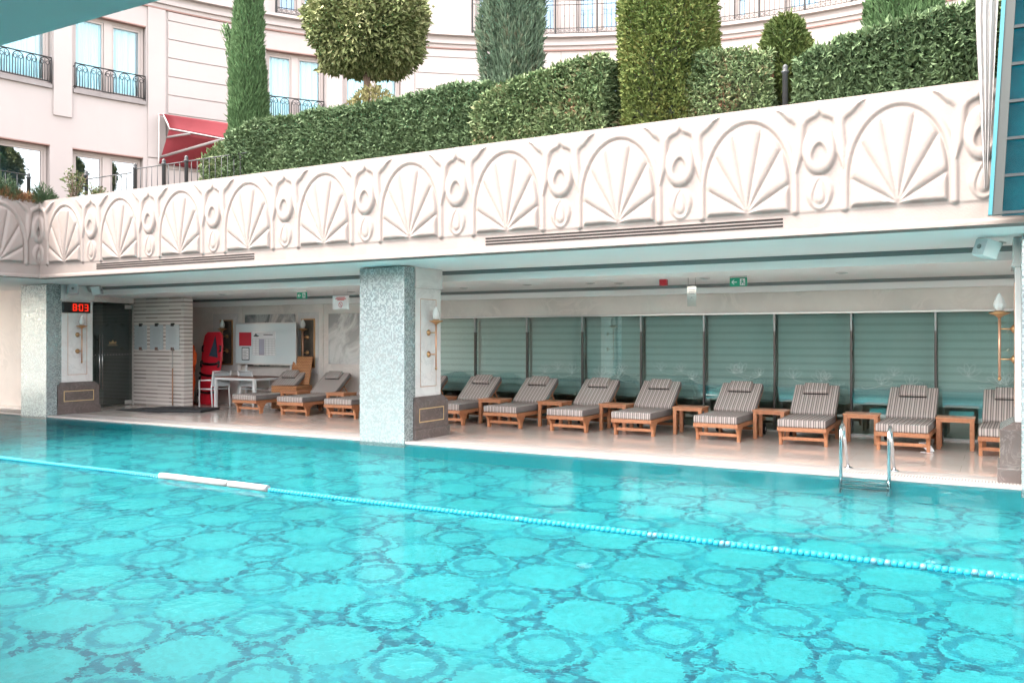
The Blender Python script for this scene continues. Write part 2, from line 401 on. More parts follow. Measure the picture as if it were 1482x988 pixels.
# pool floor mosaic pattern -----------------------------------------------------
PX0, PY0, PITCH = -2.089, 5.938, .663
def poolmat():
    m, nt, b = newmat('turquoise_pool_mosaic')
    tc = N(nt, 'ShaderNodeTexCoord'); sp = N(nt, 'ShaderNodeSeparateXYZ'); nt.links.new(tc.outputs['Object'], sp.inputs[0])
    q = .034
    def snap(s): return math_n(nt, 'MULTIPLY', math_n(nt, 'FLOOR', math_n(nt, 'DIVIDE', s, q)), q)
    u = math_n(nt, 'DIVIDE', math_n(nt, 'SUBTRACT', snap(sp.outputs[0]), PX0), PITCH)
    v = math_n(nt, 'DIVIDE', math_n(nt, 'SUBTRACT', snap(sp.outputs[1]), PY0), PITCH)
    ur = math_n(nt, 'ROUND', u); vr = math_n(nt, 'ROUND', v)
    cu = math_n(nt, 'SUBTRACT', u, ur); cv = math_n(nt, 'SUBTRACT', v, vr)
    par = math_n(nt, 'ABSOLUTE', math_n(nt, 'MODULO', math_n(nt, 'ADD', ur, vr), 2))      # 0 ring cell, 1 plain cell
    rad = math_n(nt, 'SQRT', math_n(nt, 'ADD', math_n(nt, 'MULTIPLY', cu, cu), math_n(nt, 'MULTIPLY', cv, cv)))
    ang = math_n(nt, 'ARCTAN2', cv, cu)
    scal = math_n(nt, 'ABSOLUTE', math_n(nt, 'SINE', math_n(nt, 'MULTIPLY', ang, 6)))
    diag = math_n(nt, 'ABSOLUTE', math_n(nt, 'SINE', math_n(nt, 'MULTIPLY', ang, 2)))
    edge = math_n(nt, 'ADD', math_n(nt, 'MULTIPLY_ADD', scal, .040, .415), math_n(nt, 'MULTIPLY', diag, .055))
    dd = math_n(nt, 'SUBTRACT', rad, edge)                                               # <0 inside the light field
    # corners
    ku = math_n(nt, 'SUBTRACT', math_n(nt, 'ABSOLUTE', cu), .5); kv = math_n(nt, 'SUBTRACT', math_n(nt, 'ABSOLUTE', cv), .5)
    kr = math_n(nt, 'SQRT', math_n(nt, 'ADD', math_n(nt, 'MULTIPLY', ku, ku), math_n(nt, 'MULTIPLY', kv, kv)))
    light, mid, dark, deep = (.009, .150, .166), (.0006, .112, .140), (.0003, .064, .094), (.0002, .034, .062)
    # which corner rings are the deep ones: alternate
    cpar = math_n(nt, 'ABSOLUTE', math_n(nt, 'MODULO', math_n(nt, 'ADD', math_n(nt, 'FLOOR', u), math_n(nt, 'MULTIPLY', math_n(nt, 'FLOOR', v), 2)), 3))
    cdeep = math_n(nt, 'GREATER_THAN', cpar, .5)
    band = mix(nt, 0.0, mid, dark)
    c = mix(nt, math_n(nt, 'LESS_THAN', dd, 0), band, light)
    near = math_n(nt, 'MULTIPLY', math_n(nt, 'GREATER_THAN', dd, 0), math_n(nt, 'LESS_THAN', dd, .036))
    near = math_n(nt, 'MULTIPLY', near, math_n(nt, 'LESS_THAN', kr, .46))
    near = math_n(nt, 'MULTIPLY', near, math_n(nt, 'MULTIPLY_ADD', cdeep, .45, .40))
    c = mix(nt, near, c, deep)
    ring = math_n(nt, 'MULTIPLY', math_n(nt, 'GREATER_THAN', rad, .275), math_n(nt, 'LESS_THAN', rad, .385))
    ring = math_n(nt, 'MULTIPLY', ring, math_n(nt, 'LESS_THAN', par, .5))
    c = mix(nt, ring, c, (.0004, .088, .118))
    kl = math_n(nt, 'LESS_THAN', kr, .19)
    c = mix(nt, kl, c, mix(nt, cdeep, mid, dark))
    c = mix(nt, math_n(nt, 'LESS_THAN', kr, .105), c, (.006, .138, .156))
    cb = N(nt, 'ShaderNodeCombineXYZ'); nt.links.new(snap(sp.outputs[0]), cb.inputs[0]); nt.links.new(snap(sp.outputs[1]), cb.inputs[1]); nt.links.new(snap(sp.outputs[2]), cb.inputs[2])
    wn = N(nt, 'ShaderNodeTexWhiteNoise'); wn.noise_dimensions = '3D'; nt.links.new(cb.outputs[0], wn.inputs[0])
    hs = N(nt, 'ShaderNodeHueSaturation'); nt.links.new(c, hs.inputs['Color'])
    nt.links.new(math_n(nt, 'MULTIPLY_ADD', wn.outputs[0], .24, .88), hs.inputs['Value'])
    nt.links.new(hs.outputs[0], b.inputs['Base Color']); b.inputs['Roughness'].default_value = .4
    return m
M['pool'] = poolmat()
M['poolwall'] = mosaic('plain_turquoise_mosaic', [(.002, .235, .28), (.003, .26, .305), (.004, .28, .325)], (.004, .25, .295), .026, rough=.3, metal=0)

def watermat():
    m = bpy.data.materials.new('pool_water'); m.use_nodes = True; nt = m.node_tree; nt.nodes.clear()
    o = N(nt, 'ShaderNodeOutputMaterial'); g = N(nt, 'ShaderNodeBsdfRefraction'); gl = N(nt, 'ShaderNodeBsdfGlossy'); mx = N(nt, 'ShaderNodeMixShader')
    g.inputs['IOR'].default_value = 1.33; g.inputs['Roughness'].default_value = 0; g.inputs['Color'].default_value = (.93, 1, 1, 1)
    gl.inputs['Roughness'].default_value = .02; fr = N(nt, 'ShaderNodeFresnel', inp={0: 1.33})
    nt.links.new(math_n(nt, 'MULTIPLY', fr.outputs[0], .30), mx.inputs[0]); nt.links.new(g.outputs[0], mx.inputs[1]); nt.links.new(gl.outputs[0], mx.inputs[2])
    tc = N(nt, 'ShaderNodeTexCoord'); mp = N(nt, 'ShaderNodeMapping'); mp.inputs['Scale'].default_value = (1.0, 1.0, 1)
    nt.links.new(tc.outputs['Object'], mp.inputs[0])
    n1 = N(nt, 'ShaderNodeTexNoise', inp={'Scale': 3.0, 'Detail': 2, 'Roughness': .45}); nt.links.new(mp.outputs[0], n1.inputs['Vector'])
    n2 = N(nt, 'ShaderNodeTexNoise', inp={'Scale': 17, 'Detail': 2}); nt.links.new(mp.outputs[0], n2.inputs['Vector'])
    h = math_n(nt, 'ADD', n1.outputs['Fac'], math_n(nt, 'MULTIPLY', n2.outputs['Fac'], .22))
    bp = N(nt, 'ShaderNodeBump', inp={'Strength': 1.0, 'Distance': .007}); nt.links.new(h, bp.inputs['Height']); 
    for nn in (g, gl, fr): nt.links.new(bp.outputs[0], nn.inputs['Normal'])
    nt.links.new(mx.outputs[0], o.inputs[0])
    return m
M['water'] = watermat()

def sheermat():
    m = bpy.data.materials.new('sheer_white_fabric'); m.use_nodes = True; nt = m.node_tree
    b = nt.nodes['Principled BSDF']; b.inputs['Base Color'].default_value = (.34, .33, .325, 1); b.inputs['Roughness'].default_value = .8
    b.inputs['Alpha'].default_value = .82
    return m
M['sheer'] = sheermat()

# ------------------------------------------------------------------ setting: ground, pool, decks
PE, PN = 11.12, .94                                     # far and near pool edge
PXL, PXR = -26.0, 10.0; DEPTH = -1.30; WZ = -.03
g = MB().box(-400, 400, -400, 400, -2.2, -2.0)
structure('ground', g, basic('garden_ground', (.26, .255, .24), .9, c2=(.21, .20, .185), nscale=.3))
pf = MB().quad((PXL, PN, DEPTH), (PXR, PN, DEPTH), (PXR, PE, DEPTH), (PXL, PE, DEPTH))
structure('pool_floor', pf, M['pool'])
pw = MB()
pw.quad((PXL, PE, DEPTH), (PXR, PE, DEPTH), (PXR, PE, -.06), (PXL, PE, -.06))
pw.quad((PXL, PN, DEPTH), (PXL, PN, -.06), (PXR, PN, -.06), (PXR, PN, DEPTH))
pw.quad((PXL, PN, DEPTH), (PXL, PE, DEPTH), (PXL, PE, -.06), (PXL, PN, -.06))
pw.quad((PXR, PN, DEPTH), (PXR, PN, -.06), (PXR, PE, -.06), (PXR, PE, DEPTH))
structure('pool_wall', pw, M['poolwall'])
wt = MB(); nx, ny = 1, 1
wt.quad((PXL, PN, WZ), (PXR, PN, WZ), (PXR, PE, WZ), (PXL, PE, WZ))
water = structure('pool_water', wt, M['water'])
if water.data.polygons[0].normal.z < 0: water.data.flip_normals()
d = MB()
d.box(-30, 12, PE + .62, 20, -.3, 0); d.box(-30, 12, -8, PN - .62, -.3, 0)
d.box(-30, PXL - .3, PN - .62, PE + .62, -.3, 0)
structure('pool_deck', d, M['deck'])
cp = MB()
cp.box(PXL, PXR, PE - .004, PE + .06, -.075, .004); cp.box(PXL, PXR, PE + .31, PE + .62, -.3, .003)
cp.box(PXL, PXR, PN - .06, PN + .004, -.075, .004); cp.box(PXL, PXR, PN - .62, PN - .31, -.3, .003)
cp.box(PXL - .3, PXL, PN - .62, PE + .62, -.3, .003)
structure('pool_kerb', cp, M['coping'], bevel=.003)
gr = MB().box(PXL, PXR, PE + .06, PE + .31, -.012, .001)
tag(gr.build('overflow_grate', M['grate']), 'white slotted overflow grating along the far pool edge', 'grating')
gr = MB().box(PXL, PXR, PN - .31, PN - .06, -.012, .001)
tag(gr.build('overflow_grate', M['grate']), 'white slotted overflow grating along the near pool edge', 'grating')

# ------------------------------------------------------------------ ceilings, slab, terrace
SOF = 2.80; C2 = 2.625; FY = 10.06; FX = -16.16; TOP = 4.28
EX1, FC1 = 12.48, 12.60
c = MB()
c.box(-28.0, 12, FY + .30, EX1, SOF, SOF + .15)
c.box(-28.0, FX - .30, -8, FY + .30, SOF, SOF + .15)
c.box(-28.0, 12, FC1 - .02, 15.46, C2, SOF + .3)
structure('gallery_ceiling', c, M['ceiling'])
s_ = MB().box(-28.0, 12, FC1 - .026, FC1 - .0205, SOF - .062, SOF + .01); s_.box(-28.0, 12, EX1, FC1 - .03, SOF + .06, SOF + .2)
tag(s_.build('slot_diffuser', M['slot']), 'long dark slot diffuser in the ceiling step above the front of the deck', 'diffuser')
s_ = MB().box(-18.7, 12, 15.462, 15.50, C2 - .058, SOF + .1)
tag(s_.build('slot_diffuser', M['slot']), 'long dark slot diffuser along the ceiling against the back wall', 'diffuser')
t = MB()
t.box(-29, 14, FY + .30, 40, SOF + .30, 4.02); t.box(-28.0, FX - .30, -12, FY + .30, SOF + .30, 4.02)
structure('terrace_floor', t, basic('terrace_paving', (.20, .185, .17), .8, c2=(.16, .15, .14), nscale=2))
so = MB().box(-28.0, 12, FY + .30, FY + .75, 4.02, 4.2)
so.box(-28.0, FX - .3, -8, FY + .29, 4.02, 4.2)
structure('planter_ground', so, M['soil'])
# near gallery over the camera
rw = MB().box(-28.0, 12, -5.2, -5.0, 0, SOF + .22)  # out-of-view wall added to block low light and darken the glass reflections
tag(rw.build('added_rear_wall', M['beige']), 'unseen pale wall added behind the camera to darken the glass reflections', 'wall')
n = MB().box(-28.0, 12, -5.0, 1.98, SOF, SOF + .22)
structure('near_gallery_ceiling', n, basic('soffit_with_pool_cast', (.36, .50, .50), .6))  # teal light thrown up by the pool is put into the soffit colour

# ------------------------------------------------------------------ carved parapet
TW = 1.60
def relief_mesh(name):
    W, Hh = TW, TOP - SOF
    nx, nz = 190, 172
    xs = np.linspace(-W / 2, W / 2, nx); zs = np.linspace(0, Hh, nz)
    X, Z = np.meshgrid(xs, zs)
    h = np.zeros_like(X)
    def prof(d, w): return np.sqrt(np.clip(1 - (1 - np.clip(d / w, 0, 1)) ** 2, 0, 1))
    def poly(px, pz, pts):
        best = np.full_like(px, 9.)
        for (ax, az), (bx, bz) in zip(pts[:-1], pts[1:]):
            vx, vz = bx - ax, bz - az; L = vx * vx + vz * vz
            q = np.clip(((px - ax) * vx + (pz - az) * vz) / L, 0, 1)
            best = np.minimum(best, np.hypot(px - ax - q * vx, pz - az - q * vz))
        return best
    def tubeh(d, w, hh): return hh * np.sqrt(np.clip(1 - (d / w) ** 2, 0, 1))
    # lower field panel
    zb = .235
    field = np.clip((Z - zb) / .02, 0, 1) * .010
    h = np.maximum(h, field)
    # arch roll
    ax_ = np.abs(X)
    arch = [(.535, .27), (.535, .50)] + [(.535 * math.cos(a), .56 + .80 * math.sin(a)) for a in np.linspace(0, math.pi / 2, 26)]
    h = np.maximum(h, tubeh(poly(ax_, Z, arch), .042, .038))
    # shell fan
    e = np.sqrt((X / .475) ** 2 + (np.maximum(Z - .56, 0) / .735) ** 2)
    din = np.where(Z > .56, (1 - e) * .475, .475 - ax_)
    din = np.minimum(din, Z - .272)
    r = np.hypot(X, Z - .285) + 1e-6; a = np.degrees(np.arctan2(Z - .285, X))
    dl = np.full_like(X, 9.)
    for L in (32, 61, 80, 100, 119, 148):
        dl = np.minimum(dl, r * np.abs(np.sin(np.radians(np.clip(a - L, -90, 90)))))
    shell = .056 * prof(np.clip(din, 0, 1), .045) * (.22 + .78 * prof(dl, .075))
    h = np.maximum(h, np.where(din > 0, shell, 0))
    # drop ornament at both tile edges
    dx = W / 2 - ax_
    ez = (Z - .935) / .285; ex = dx / (.182 * (1 - .05 * ez))
    eg = np.sqrt(ex ** 2 + ez ** 2); dd = (1 - eg) * .19
    egg = .060 * prof(np.clip(dd, 0, 1), .055)
    hz = (Z - .885) / .115; hx = dx / (.078 * (1 - .25 * np.clip(hz, -1, 1)))
    hole = np.sqrt(hx ** 2 + hz ** 2)
    egg = egg * (1 - .50 * (1 - np.clip((hole - .86) / .22, 0, 1)))
    h = np.maximum(h, np.where(dd > 0, egg, 0))
    lz = (Z - .455) / .20; lx = dx / (.148 * (1 + .10 * lz))
    le = np.sqrt(lx ** 2 + np.abs(lz) ** 1.8); ld = (1 - le) * .15
    low = .038 * prof(np.clip(ld, 0, 1), .055)
    gz = (Z - .46) / .14; gx = dx / (.058 * (1 - .55 * np.clip(gz, -1, 1.2)))
    ge = np.abs(np.sqrt(gx ** 2 + gz ** 2) - 1) * .07
    low = low * (1 - .45 * np.exp(-(ge / .014) ** 2))
    h = np.maximum(h, np.where(ld > 0, low, 0))
    # ogee leaf between drop and arch
    stem = [(.252, .70), (.235, .88), (.215, 1.06), (.205, 1.20), (.19, 1.245)]
    inn = [(.20, 1.21), (.165, 1.275), (.11, 1.312), (.06, 1.33), (.03, 1.365), (0, 1.43)]
    outb = [(.205, 1.18), (.225, 1.26), (.275, 1.31), (.33, 1.34), (.40, 1.395), (.46, 1.43)]
    ds = poly(dx, Z, stem); tap = np.clip((Z - .66) / .22, .12, 1)
    h = np.maximum(h, tubeh(ds, .058 * tap + 1e-4, .046))
    h = np.maximum(h, tubeh(poly(dx, Z, inn), .048, .042))
    tp2 = np.clip((.47 - dx) / .14, .15, 1)
    h = np.maximum(h, tubeh(poly(dx, Z, outb), .055 * tp2 + 1e-4, .042))
    # foot moulding
    h = np.maximum(h, np.clip((.055 - Z) / .01, 0, 1) * .014)
    # soften
    for _ in range(2):
        p = np.pad(h, 1, mode='edge'); h = (p[:-2, 1:-1] + p[2:, 1:-1] + p[1:-1, :-2] + p[1:-1, 2:] + 2 * h) / 6
    V = np.stack([X, -h * .88, Z], -1).reshape(-1, 3)
    i = np.arange(nz - 1)[:, None] * nx + np.arange(nx - 1)[None, :]; i = i.ravel()
    F = np.stack([i, i + 1, i + nx + 1, i + nx], 1)
    return fast_mesh(name, V, F, True)
RM = relief_mesh('shell_relief'); RM.materials.append(M['relief'])

par = thing('carved_parapet', 'cream carved parapet of shell and drop reliefs above the far deck', 'parapet')
x_end = FX + TW * 17
MB().box(FX, x_end, FY + .012, FY + .30, SOF, TOP - .002).build('wall_core', M['plaster'], par)
for k in range(17):
    o = link('shell_relief', RM, None, par); o.location = (FX + .8 + TW * k, FY, SOF)
for xa, xb in ((-14.43, -10.44), (-6.10, -2.16)):
    gm = MB()
    for z in (2.905, 2.944, 2.983): gm.box(xa, xb, FY - .006, FY + .01, z, z + .020)
    gm.build('vent_grille', M['grille'], par)
par2 = thing('carved_parapet', 'cream carved parapet of shell reliefs turning towards the camera at the left', 'parapet')
MB().box(FX - .30, FX - .012, FY - TW * 7, FY - .001, SOF, TOP - .002).build('wall_core', M['plaster'], par2)
MB().box(FX - .30, FX, FY, FY + .30, SOF, TOP - .002).build('corner_block', M['plaster'], par2)
for k in range(7):
    o = link('shell_relief', RM, None, par2); o.location = (FX, FY - .8 - TW * k, SOF); o.rotation_euler = (0, 0, R(90))

# ------------------------------------------------------------------ walls of the gallery
w = MB(); w.box(-28.0, -18.78, 12.40, 12.60, 0, SOF)
tag(w.build('side_wall', M['beige'], bevel=.004), 'plain beige stone wall at the far left behind the left column', 'wall')
# door wall
dw = MB(); dw.box(-18.94, -18.74, 14.10, 15.6, 0, C2); dw.box(-18.94, -18.74, 12.60, 14.10, 2.50, C2)
tag(dw.build('door_wall', M['beige']), 'beige lintel wall around the smoked glass door', 'wall')
dt = thing('glass_door', 'smoked grey glass door with long steel bar handle behind the left column', 'door')
MB().box(-18.80, -18.788, 12.66, 14.06, .02, 2.46).build('door_pane', M['doorglass'], dt)
hb = MB(); hb.tube([(-18.71, 13.12, .42), (-18.71, 13.12, 1.72)], .018); hb.tube([(-18.71, 13.20, .42), (-18.71, 13.20, 1.72)], .012)
for z in (.55, 1.6): hb.tube([(-18.80, 13.12, z), (-18.71, 13.12, z)], .01)
hb.build('bar_handle', M['chrome'], dt)
for z0, z1 in ((.02, .11), (2.36, 2.455)):
    MB().box(-18.81, -18.776, 13.86, 14.06, z0, z1).build('pivot_fitting', M['alu'], dt, bevel=.004)
dm = MB()
for i in range(17):
    y = 12.75 + i * .08
    dm.prism([(y + .010 * math.cos(a), 1.24 + .010 * math.sin(a)) for a in np.linspace(0, 2 * math.pi, 8, endpoint=False)], 'x', -18.787, -18.785)
dm.build('dotted_manifestation', M['paper'], dt)
em = MB()
crown = [(-.09, 0), (.09, 0), (.105, .07), (.05, .035), (0, .10), (-.05, .035), (-.105, .07)]
em.prism([(13.53 + a, 1.50 + b) for a, b in crown], 'x', -18.787, -18.785); em.box(-18.787, -18.785, 13.40, 13.66, 1.462, 1.474)
em.build('gold_crown_emblem', basic('faded_gold_print', (.30, .23, .12), .5), dt)
MB().box(-18.84, -18.74, 12.60, 12.655, 0, 2.50).build('door_jamb', M['alu'], dt)
# dim room behind the door
rb = MB(); rb.box(-22.0, -21.8, 12.62, 15.6, 0, C2); rb.box(-21.8, -18.95, 15.4, 15.6, 0, C2)
tag(rb.build('corridor_wall', basic('dim_corridor_paint', (.44, .49, .48), .7)), 'dark corridor wall seen through the smoked glass door', 'wall')

# banded screen wall
bw = MB(); bw.box(-18.735, -16.91, 14.07, 14.33, 0, C2 - .002)
tag(bw.build('banded_wall', M['banded'], bevel=.004), 'horizontally banded grey and cream stone wall beside the glass door', 'wall')
for k, (xa, xb) in enumerate(((-18.64, -18.24), (-18.06, -17.65), (-17.49, -17.08))):
    lab = ('frosted notice panel nearest the smoked glass door on the banded wall', 'middle frosted notice panel of three on the banded wall',
           'frosted notice panel nearest the free end of the banded wall')[k]
    b_ = thing('notice_panel', lab, 'notice', ((xa + xb) / 2, 14.07, 1.36), 0, 'frosted notice panels on the banded wall')
    wd = (xb - xa) / 2
    MB().box(-wd - .03, wd + .03, -.028, -.018, .0, .60).build('panel', M['frost'], b_, bevel=.002)
    tx = MB()
    for r_ in range(15):
        L = wd * (.5 + .35 * ((r_ * 7) % 5) / 5)
        tx.box(-L, L, -.031, -.029, .50 - r_ * .026, .510 - r_ * .026)
    tx.build('printed_text', basic('faint_print', (.36, .40, .42), .6), b_)
    for z in (.565, -.015):
        MB().box(-.05, .05, -.040, -.0, z, z + .075).build('clip', M['trim_brown'] if z < 0 else M['black'], b_, bevel=.004)

# back wall, left bay
BY = 15.52
bk = thing('back_wall', 'pale beige stone wall with pilasters and veined marble insets behind the whiteboard', 'wall')
MB().box(-18.74, -11.9, BY, BY + .2, 0, C2 + .1).build('wall_face', M['beige'], bk)
for xa, xb in ((-17.52, -16.63), (-14.62, -13.98)):
    pm = MB(); pm.box(xa, xb, BY - .04, BY, .80, 2.25); pm.build('pilaster_panel', M['shaft'], bk, bevel=.006)
for xa, xb, z0, z1 in ((-16.42, -14.75, .95, 2.22), (-13.70, -12.05, 1.04, 2.21)):
    MB().box(xa, xb, BY - .012, BY, z0, z1).build('marble_inset', M['greymarble'], bk)
for x in (-16.57, -13.92, -12.0): MB().box(x - .06, x + .06, BY - .03, BY, 0, 2.48).build('pilaster', M['beige'], bk, bevel=.004)
MB().box(-18.74, -11.9, BY - .10, BY, 2.44, C2 - .060).build('cornice', M['ceiling'], bk, bevel=.01)
# bronze mirrors
for k, (xa, xb, z0) in enumerate(((-17.25, -16.80, .97), (-14.50, -14.08, .94))):
    lab = ('tall bronze mirror strip between the red rescue board and the whiteboard', 'tall bronze mirror strip right of the whiteboard')[k]
    mr = thing('bronze_mirror', lab, 'mirror', ((xa + xb) / 2, BY - .04, z0), 0, 'bronze wall mirrors')
    hw = (xb - xa) / 2; hh = 2.10 - z0
    MB().box(-hw + .03, hw - .03, -.02, 0, .03, hh - .03).build('mirror_pane', M['bronze_mirror'], mr)
    fm = MB(); fm.box(-hw, hw, -.03, 0, 0, .03); fm.box(-hw, hw, -.03, 0, hh - .03, hh); fm.box(-hw, -hw + .03, -.03, 0, .03, hh - .03); fm.box(hw - .03, hw, -.03, 0, .03, hh - .03)
    fm.build('frame', M['brass'], mr, bevel=.004)

# glazed partition, right bay
GY = 15.60; GT = 2.065; mull = [-11.9, -10.93, -9.715, -8.466, -7.222, -5.991, -4.766, -3.495, -2.221, -.936, .32, 1.57, 2.82, 4.07]
gp = thing('glazed_partition', 'long green tinted glass wall with slim metal mullions behind the right hand loungers', 'glass wall')
for a, b_ in zip(mull[:-1], mull[1:]):
    MB().box(a + .022, b_ - .022, GY, GY + .012, .03, GT).build('glass_panel', M['wallglass'], gp)
for x in mull:
    m1 = MB().box(x - .015, x + .015, GY - .035, GY + .05, .0, GT - .30); o = m1.build('mullion', M['mullion'], gp, bevel=.003)
    MB().box(x - .016, x + .016, GY - .036, GY + .05, GT - .30, GT).build('mullion_cap', M['mullion_cap'], o, bevel=.003)
MB().box(mull[0], mull[-1], GY - .04, GY + .06, 0, .03).build('floor_channel', M['alu'], gp)
MB().box(mull[0], mull[-1], GY - .05, GY + .06, GT, GT + .035).build('head_channel', M['alu'], gp)
# etched lotus curves
rr = random.Random(3)
for a, b_ in zip(mull[3:-3], mull[4:-2]):
    em = MB()
    for q in range(3):
        cx = a + .22 + rr.random() * .8; cz = .86 + rr.random() * .18; s = .12 + rr.random() * .10; tw = rr.uniform(-.5, .5)
        for p in range(4):
            th = R(38 + p * 35) + tw; d0, d1 = math.cos(th), math.sin(th)
            em.tube([(cx + s * ((.5 - .5 * math.cos(t_)) * d0 - .17 * math.sin(t_) * d1), GY - .003, cz + s * ((.5 - .5 * math.cos(t_)) * d1 + .17 * math.sin(t_) * d0)) for t_ in np.linspace(0, 6.283, 15, endpoint=False)], .0026, 4, True)
        sg = rr.choice((-1, 1)); em.tube([(cx + sg * .30 * math.sin(u * 1.7), GY - .003, cz - .02 - .22 * u + .20 * u * u) for u in np.linspace(0, 1, 8)], .0028, 4)
    em.build('etched_lotus', M['etch'], gp)
hd = MB(); hd.box(-11.9, 12, GY, GY + .2, GT + .035, C2 + .1)
tag(hd.build('header_wall', M['beige'], bevel=.003), 'beige stone band above the green glass wall', 'wall')
cn = MB(); cn.box(-11.9, 12, GY - .14, GY - .001, 2.455, C2 - .060)
tag(cn.build('wall_cornice', M['ceiling'], bevel=.01), 'white cornice strip under the ceiling above the green glass wall', 'cornice')
ew = MB().box(4.07, 12, GY, GY + .2, 0, GT + .035)
tag(ew.build('stone_wall', M['beige']), 'beige stone wall right of the green glass wall, beyond the right column', 'wall')
# room behind, with zebra blinds
rm = MB(); rm.box(-11.9, 5, 19.0, 19.2, 0, C2 + .1); rm.box(-12.1, -11.9, GY + .2, 19.2, 0, C2 + .1); rm.box(4.9, 5.1, GY + .2, 19, 0, C2 + .1); rm.box(-11.9, 4.9, GY + .2, 19, C2 - .1, C2 + .1)
tag(rm.build('inner_room_wall', basic('dark_room_paint', (.50, .56, .54), .8)), 'dark walls of the room behind the green glass', 'wall')
bl0 = None
for k in range(0, 12):
    a, b_ = mull[k], mull[k + 1]
    lab = 'grey striped zebra blind behind the glass, ' + ('hidden behind the mosaic column', 'showing just left of the first visible mullion', 'next to the mosaic column', 'second from the mosaic column', 'third from the mosaic column', 'fourth from the mosaic column',
          'below the acrylic sign', 'below the larger exit sign', 'left of the ladder', 'above the ladder', 'beside the right column lamp', 'behind the right column')[k]
    if bl0 is None:
        zb = MB(); wd = (b_ - a) / 2 - .03; z = .55
        while z < GT - .03:
            zb.box(-wd, wd, 0, .006, z, z + .085); z += .135
        bl0 = zb.build('zebra_blind', M['blind']); o = bl0
        MB().box(-wd, wd, .018, .022, .50, GT - .02).build('sheer_layer', M['blind_sheer'], bl0); MB().tube([(-wd, .012, .52), (wd, .012, .52)], .014, 8).build('bottom_rail', M['alu'], bl0)
    else:
        o = copy_tree(bl0); o.scale.x = (b_ - a - .06) / (mull[1] - mull[0] - .06)
    o.location = ((a + b_) / 2, GY + .16, 0)
    tag(o, lab, 'blind', 'zebra blinds behind the green glass')

# ------------------------------------------------------------------ columns
def make_column(label, left, pier_from=0):
    """left: X of the mosaic pier's left face"""
    t = thing('pool_column', label, 'column', (left, 0, 0), 0, 'mosaic and marble columns along the pool')
    pier = MB(); pier.box(pier_from, .90, PE - .02, PE + .22, -.5, SOF - .02); pier.build('mosaic_pier', M['mosaic'], t, bevel=.004)
    MB().box(.06 + pier_from, .84, PE + .22, PE + .36, 0, SOF - .002).build('recess', M['mosaic'], t)
    sh = MB(); sh.box(.09, .84, PE + .36, PE + 1.10, .68, 2.48); sh.build('shaft', M['shaft'], t, bevel=.012)
    cpb = MB(); cpb.box(.07, .86, PE + .34, PE + 1.12, 2.48, SOF - .002); cpb.build('capital', M['shaft'], t, bevel=.006)
    cpm = MB(); cpm.box(.055, .875, PE + .325, PE + 1.135, 2.46, 2.495); cpm.build('capital_moulding', M['shaft'], t, bevel=.008)
    pl = MB(); y0, y1 = PE + .23, PE + 1.20
    pl.box(-.06, .92, y0, y1, .165, .60)
    pl.add([(-.06, y0, .60), (.92, y0, .60), (.92, y1, .60), (-.06, y1, .60), (.07, y0 + .1, .685), (.86, y0 + .1, .685), (.86, y1 - .08, .685), (.07, y1 - .08, .685)],
           [(0, 1, 5, 4), (1, 2, 6, 5), (2, 3, 7, 6), (3, 0, 4, 7), (4, 5, 6, 7)])
    p = pl.build('plinth', M['plinth'], t)
    MB().box(-.085, .945, y0 - .012, y1 + .02, 0, .165).build('skirting', M['plinth'], t, bevel=.006)
    def rect(xf, ya, yb, z0, z1, w, th):
        m = MB(); xa, xb = sorted((xf, xf + th))
        m.box(xa, xb, ya, yb, z0, z0 + w); m.box(xa, xb, ya, yb, z1 - w, z1); m.box(xa, xb, ya, ya + w, z0 + w, z1 - w); m.box(xa, xb, yb - w, yb, z0 + w, z1 - w)
        return m
    rect(.92, y0 + .13, y1 - .13, .27, .50, .016, .003).build('gold_inlay', M['gold'], t)
    rect(-.06, y0 + .13, y1 - .13, .27, .50, .016, -.003).build('gold_inlay', M['gold'], t)
    rect(.84, PE + .50, PE + .96, .84, 2.29, .011, .003).build('gold_line', M['copper'], t)
    rect(.09, PE + .50, PE + .96, .84, 2.29, .011, -.003).build('gold_line', M['copper'], t)
    return t
make_column('column of mosaic and marble with the red digital clock on it', -18.50)
make_column('large central mosaic pier and marble column between the two rows of loungers', -9.14)
make_column('marble column cut by the right edge with lamp in profile', .04, .15)

def make_sconce(label, group='torch shaped wall lamps'):
    """mounted on a wall facing +X at local x = 0; pole stands off the wall"""
    t = thing('wall_lamp', label, 'wall lamp', group=group)
    MB().tube([(.155, 0, -.42), (.155, 0, .30)], [.014, .017], 10).build('pole', M['copper'], t)
    MB().lathe([(.0, -.46), (.012, -.455), (.02, -.43), (.014, -.41)], .155, 0, 10).build('finial', M['brass'], t)
    for z in (.16, -.20):
        a = MB().tube([(0.02, 0, z), (.155, 0, z)], .010, 8).build('arm', M['brass'], t)
        MB().lathe([(.052, 0), (.052, .012), (.03, .03), (.012, .045)], 0, 0, 14, Matrix.Translation((0, 0, z)) @ Matrix.Rotation(R(90), 4, 'Y')).build('wall_rose', M['brass'], a)
    MB().lathe([(.016, .29), (.045, .315), (.115, .345), (.122, .355), (.06, .362), (.05, .375)], .155, 0, 20).build('dish', M['brass'], t)
    sh = MB().lathe([(.035, .375), (.058, .41), (.066, .455), (.055, .50), (.034, .545), (.010, .585)], .155, 0, 9)
    o = sh.build('glass_shade', M['crystal'], t); o.data.polygons.foreach_set('use_smooth', [False] * len(o.data.polygons))
    MB().lathe([(.018, .38), (.022, .42), (.016, .47), (.006, .51)], .155, 0, 10).build('bulb', M['float_white'], t)
    return t
SZ = 1.575
sc = make_sconce('brass torch lamp on the left column below the red clock'); sc.location = (-17.66, PE + .73, SZ - .02); 
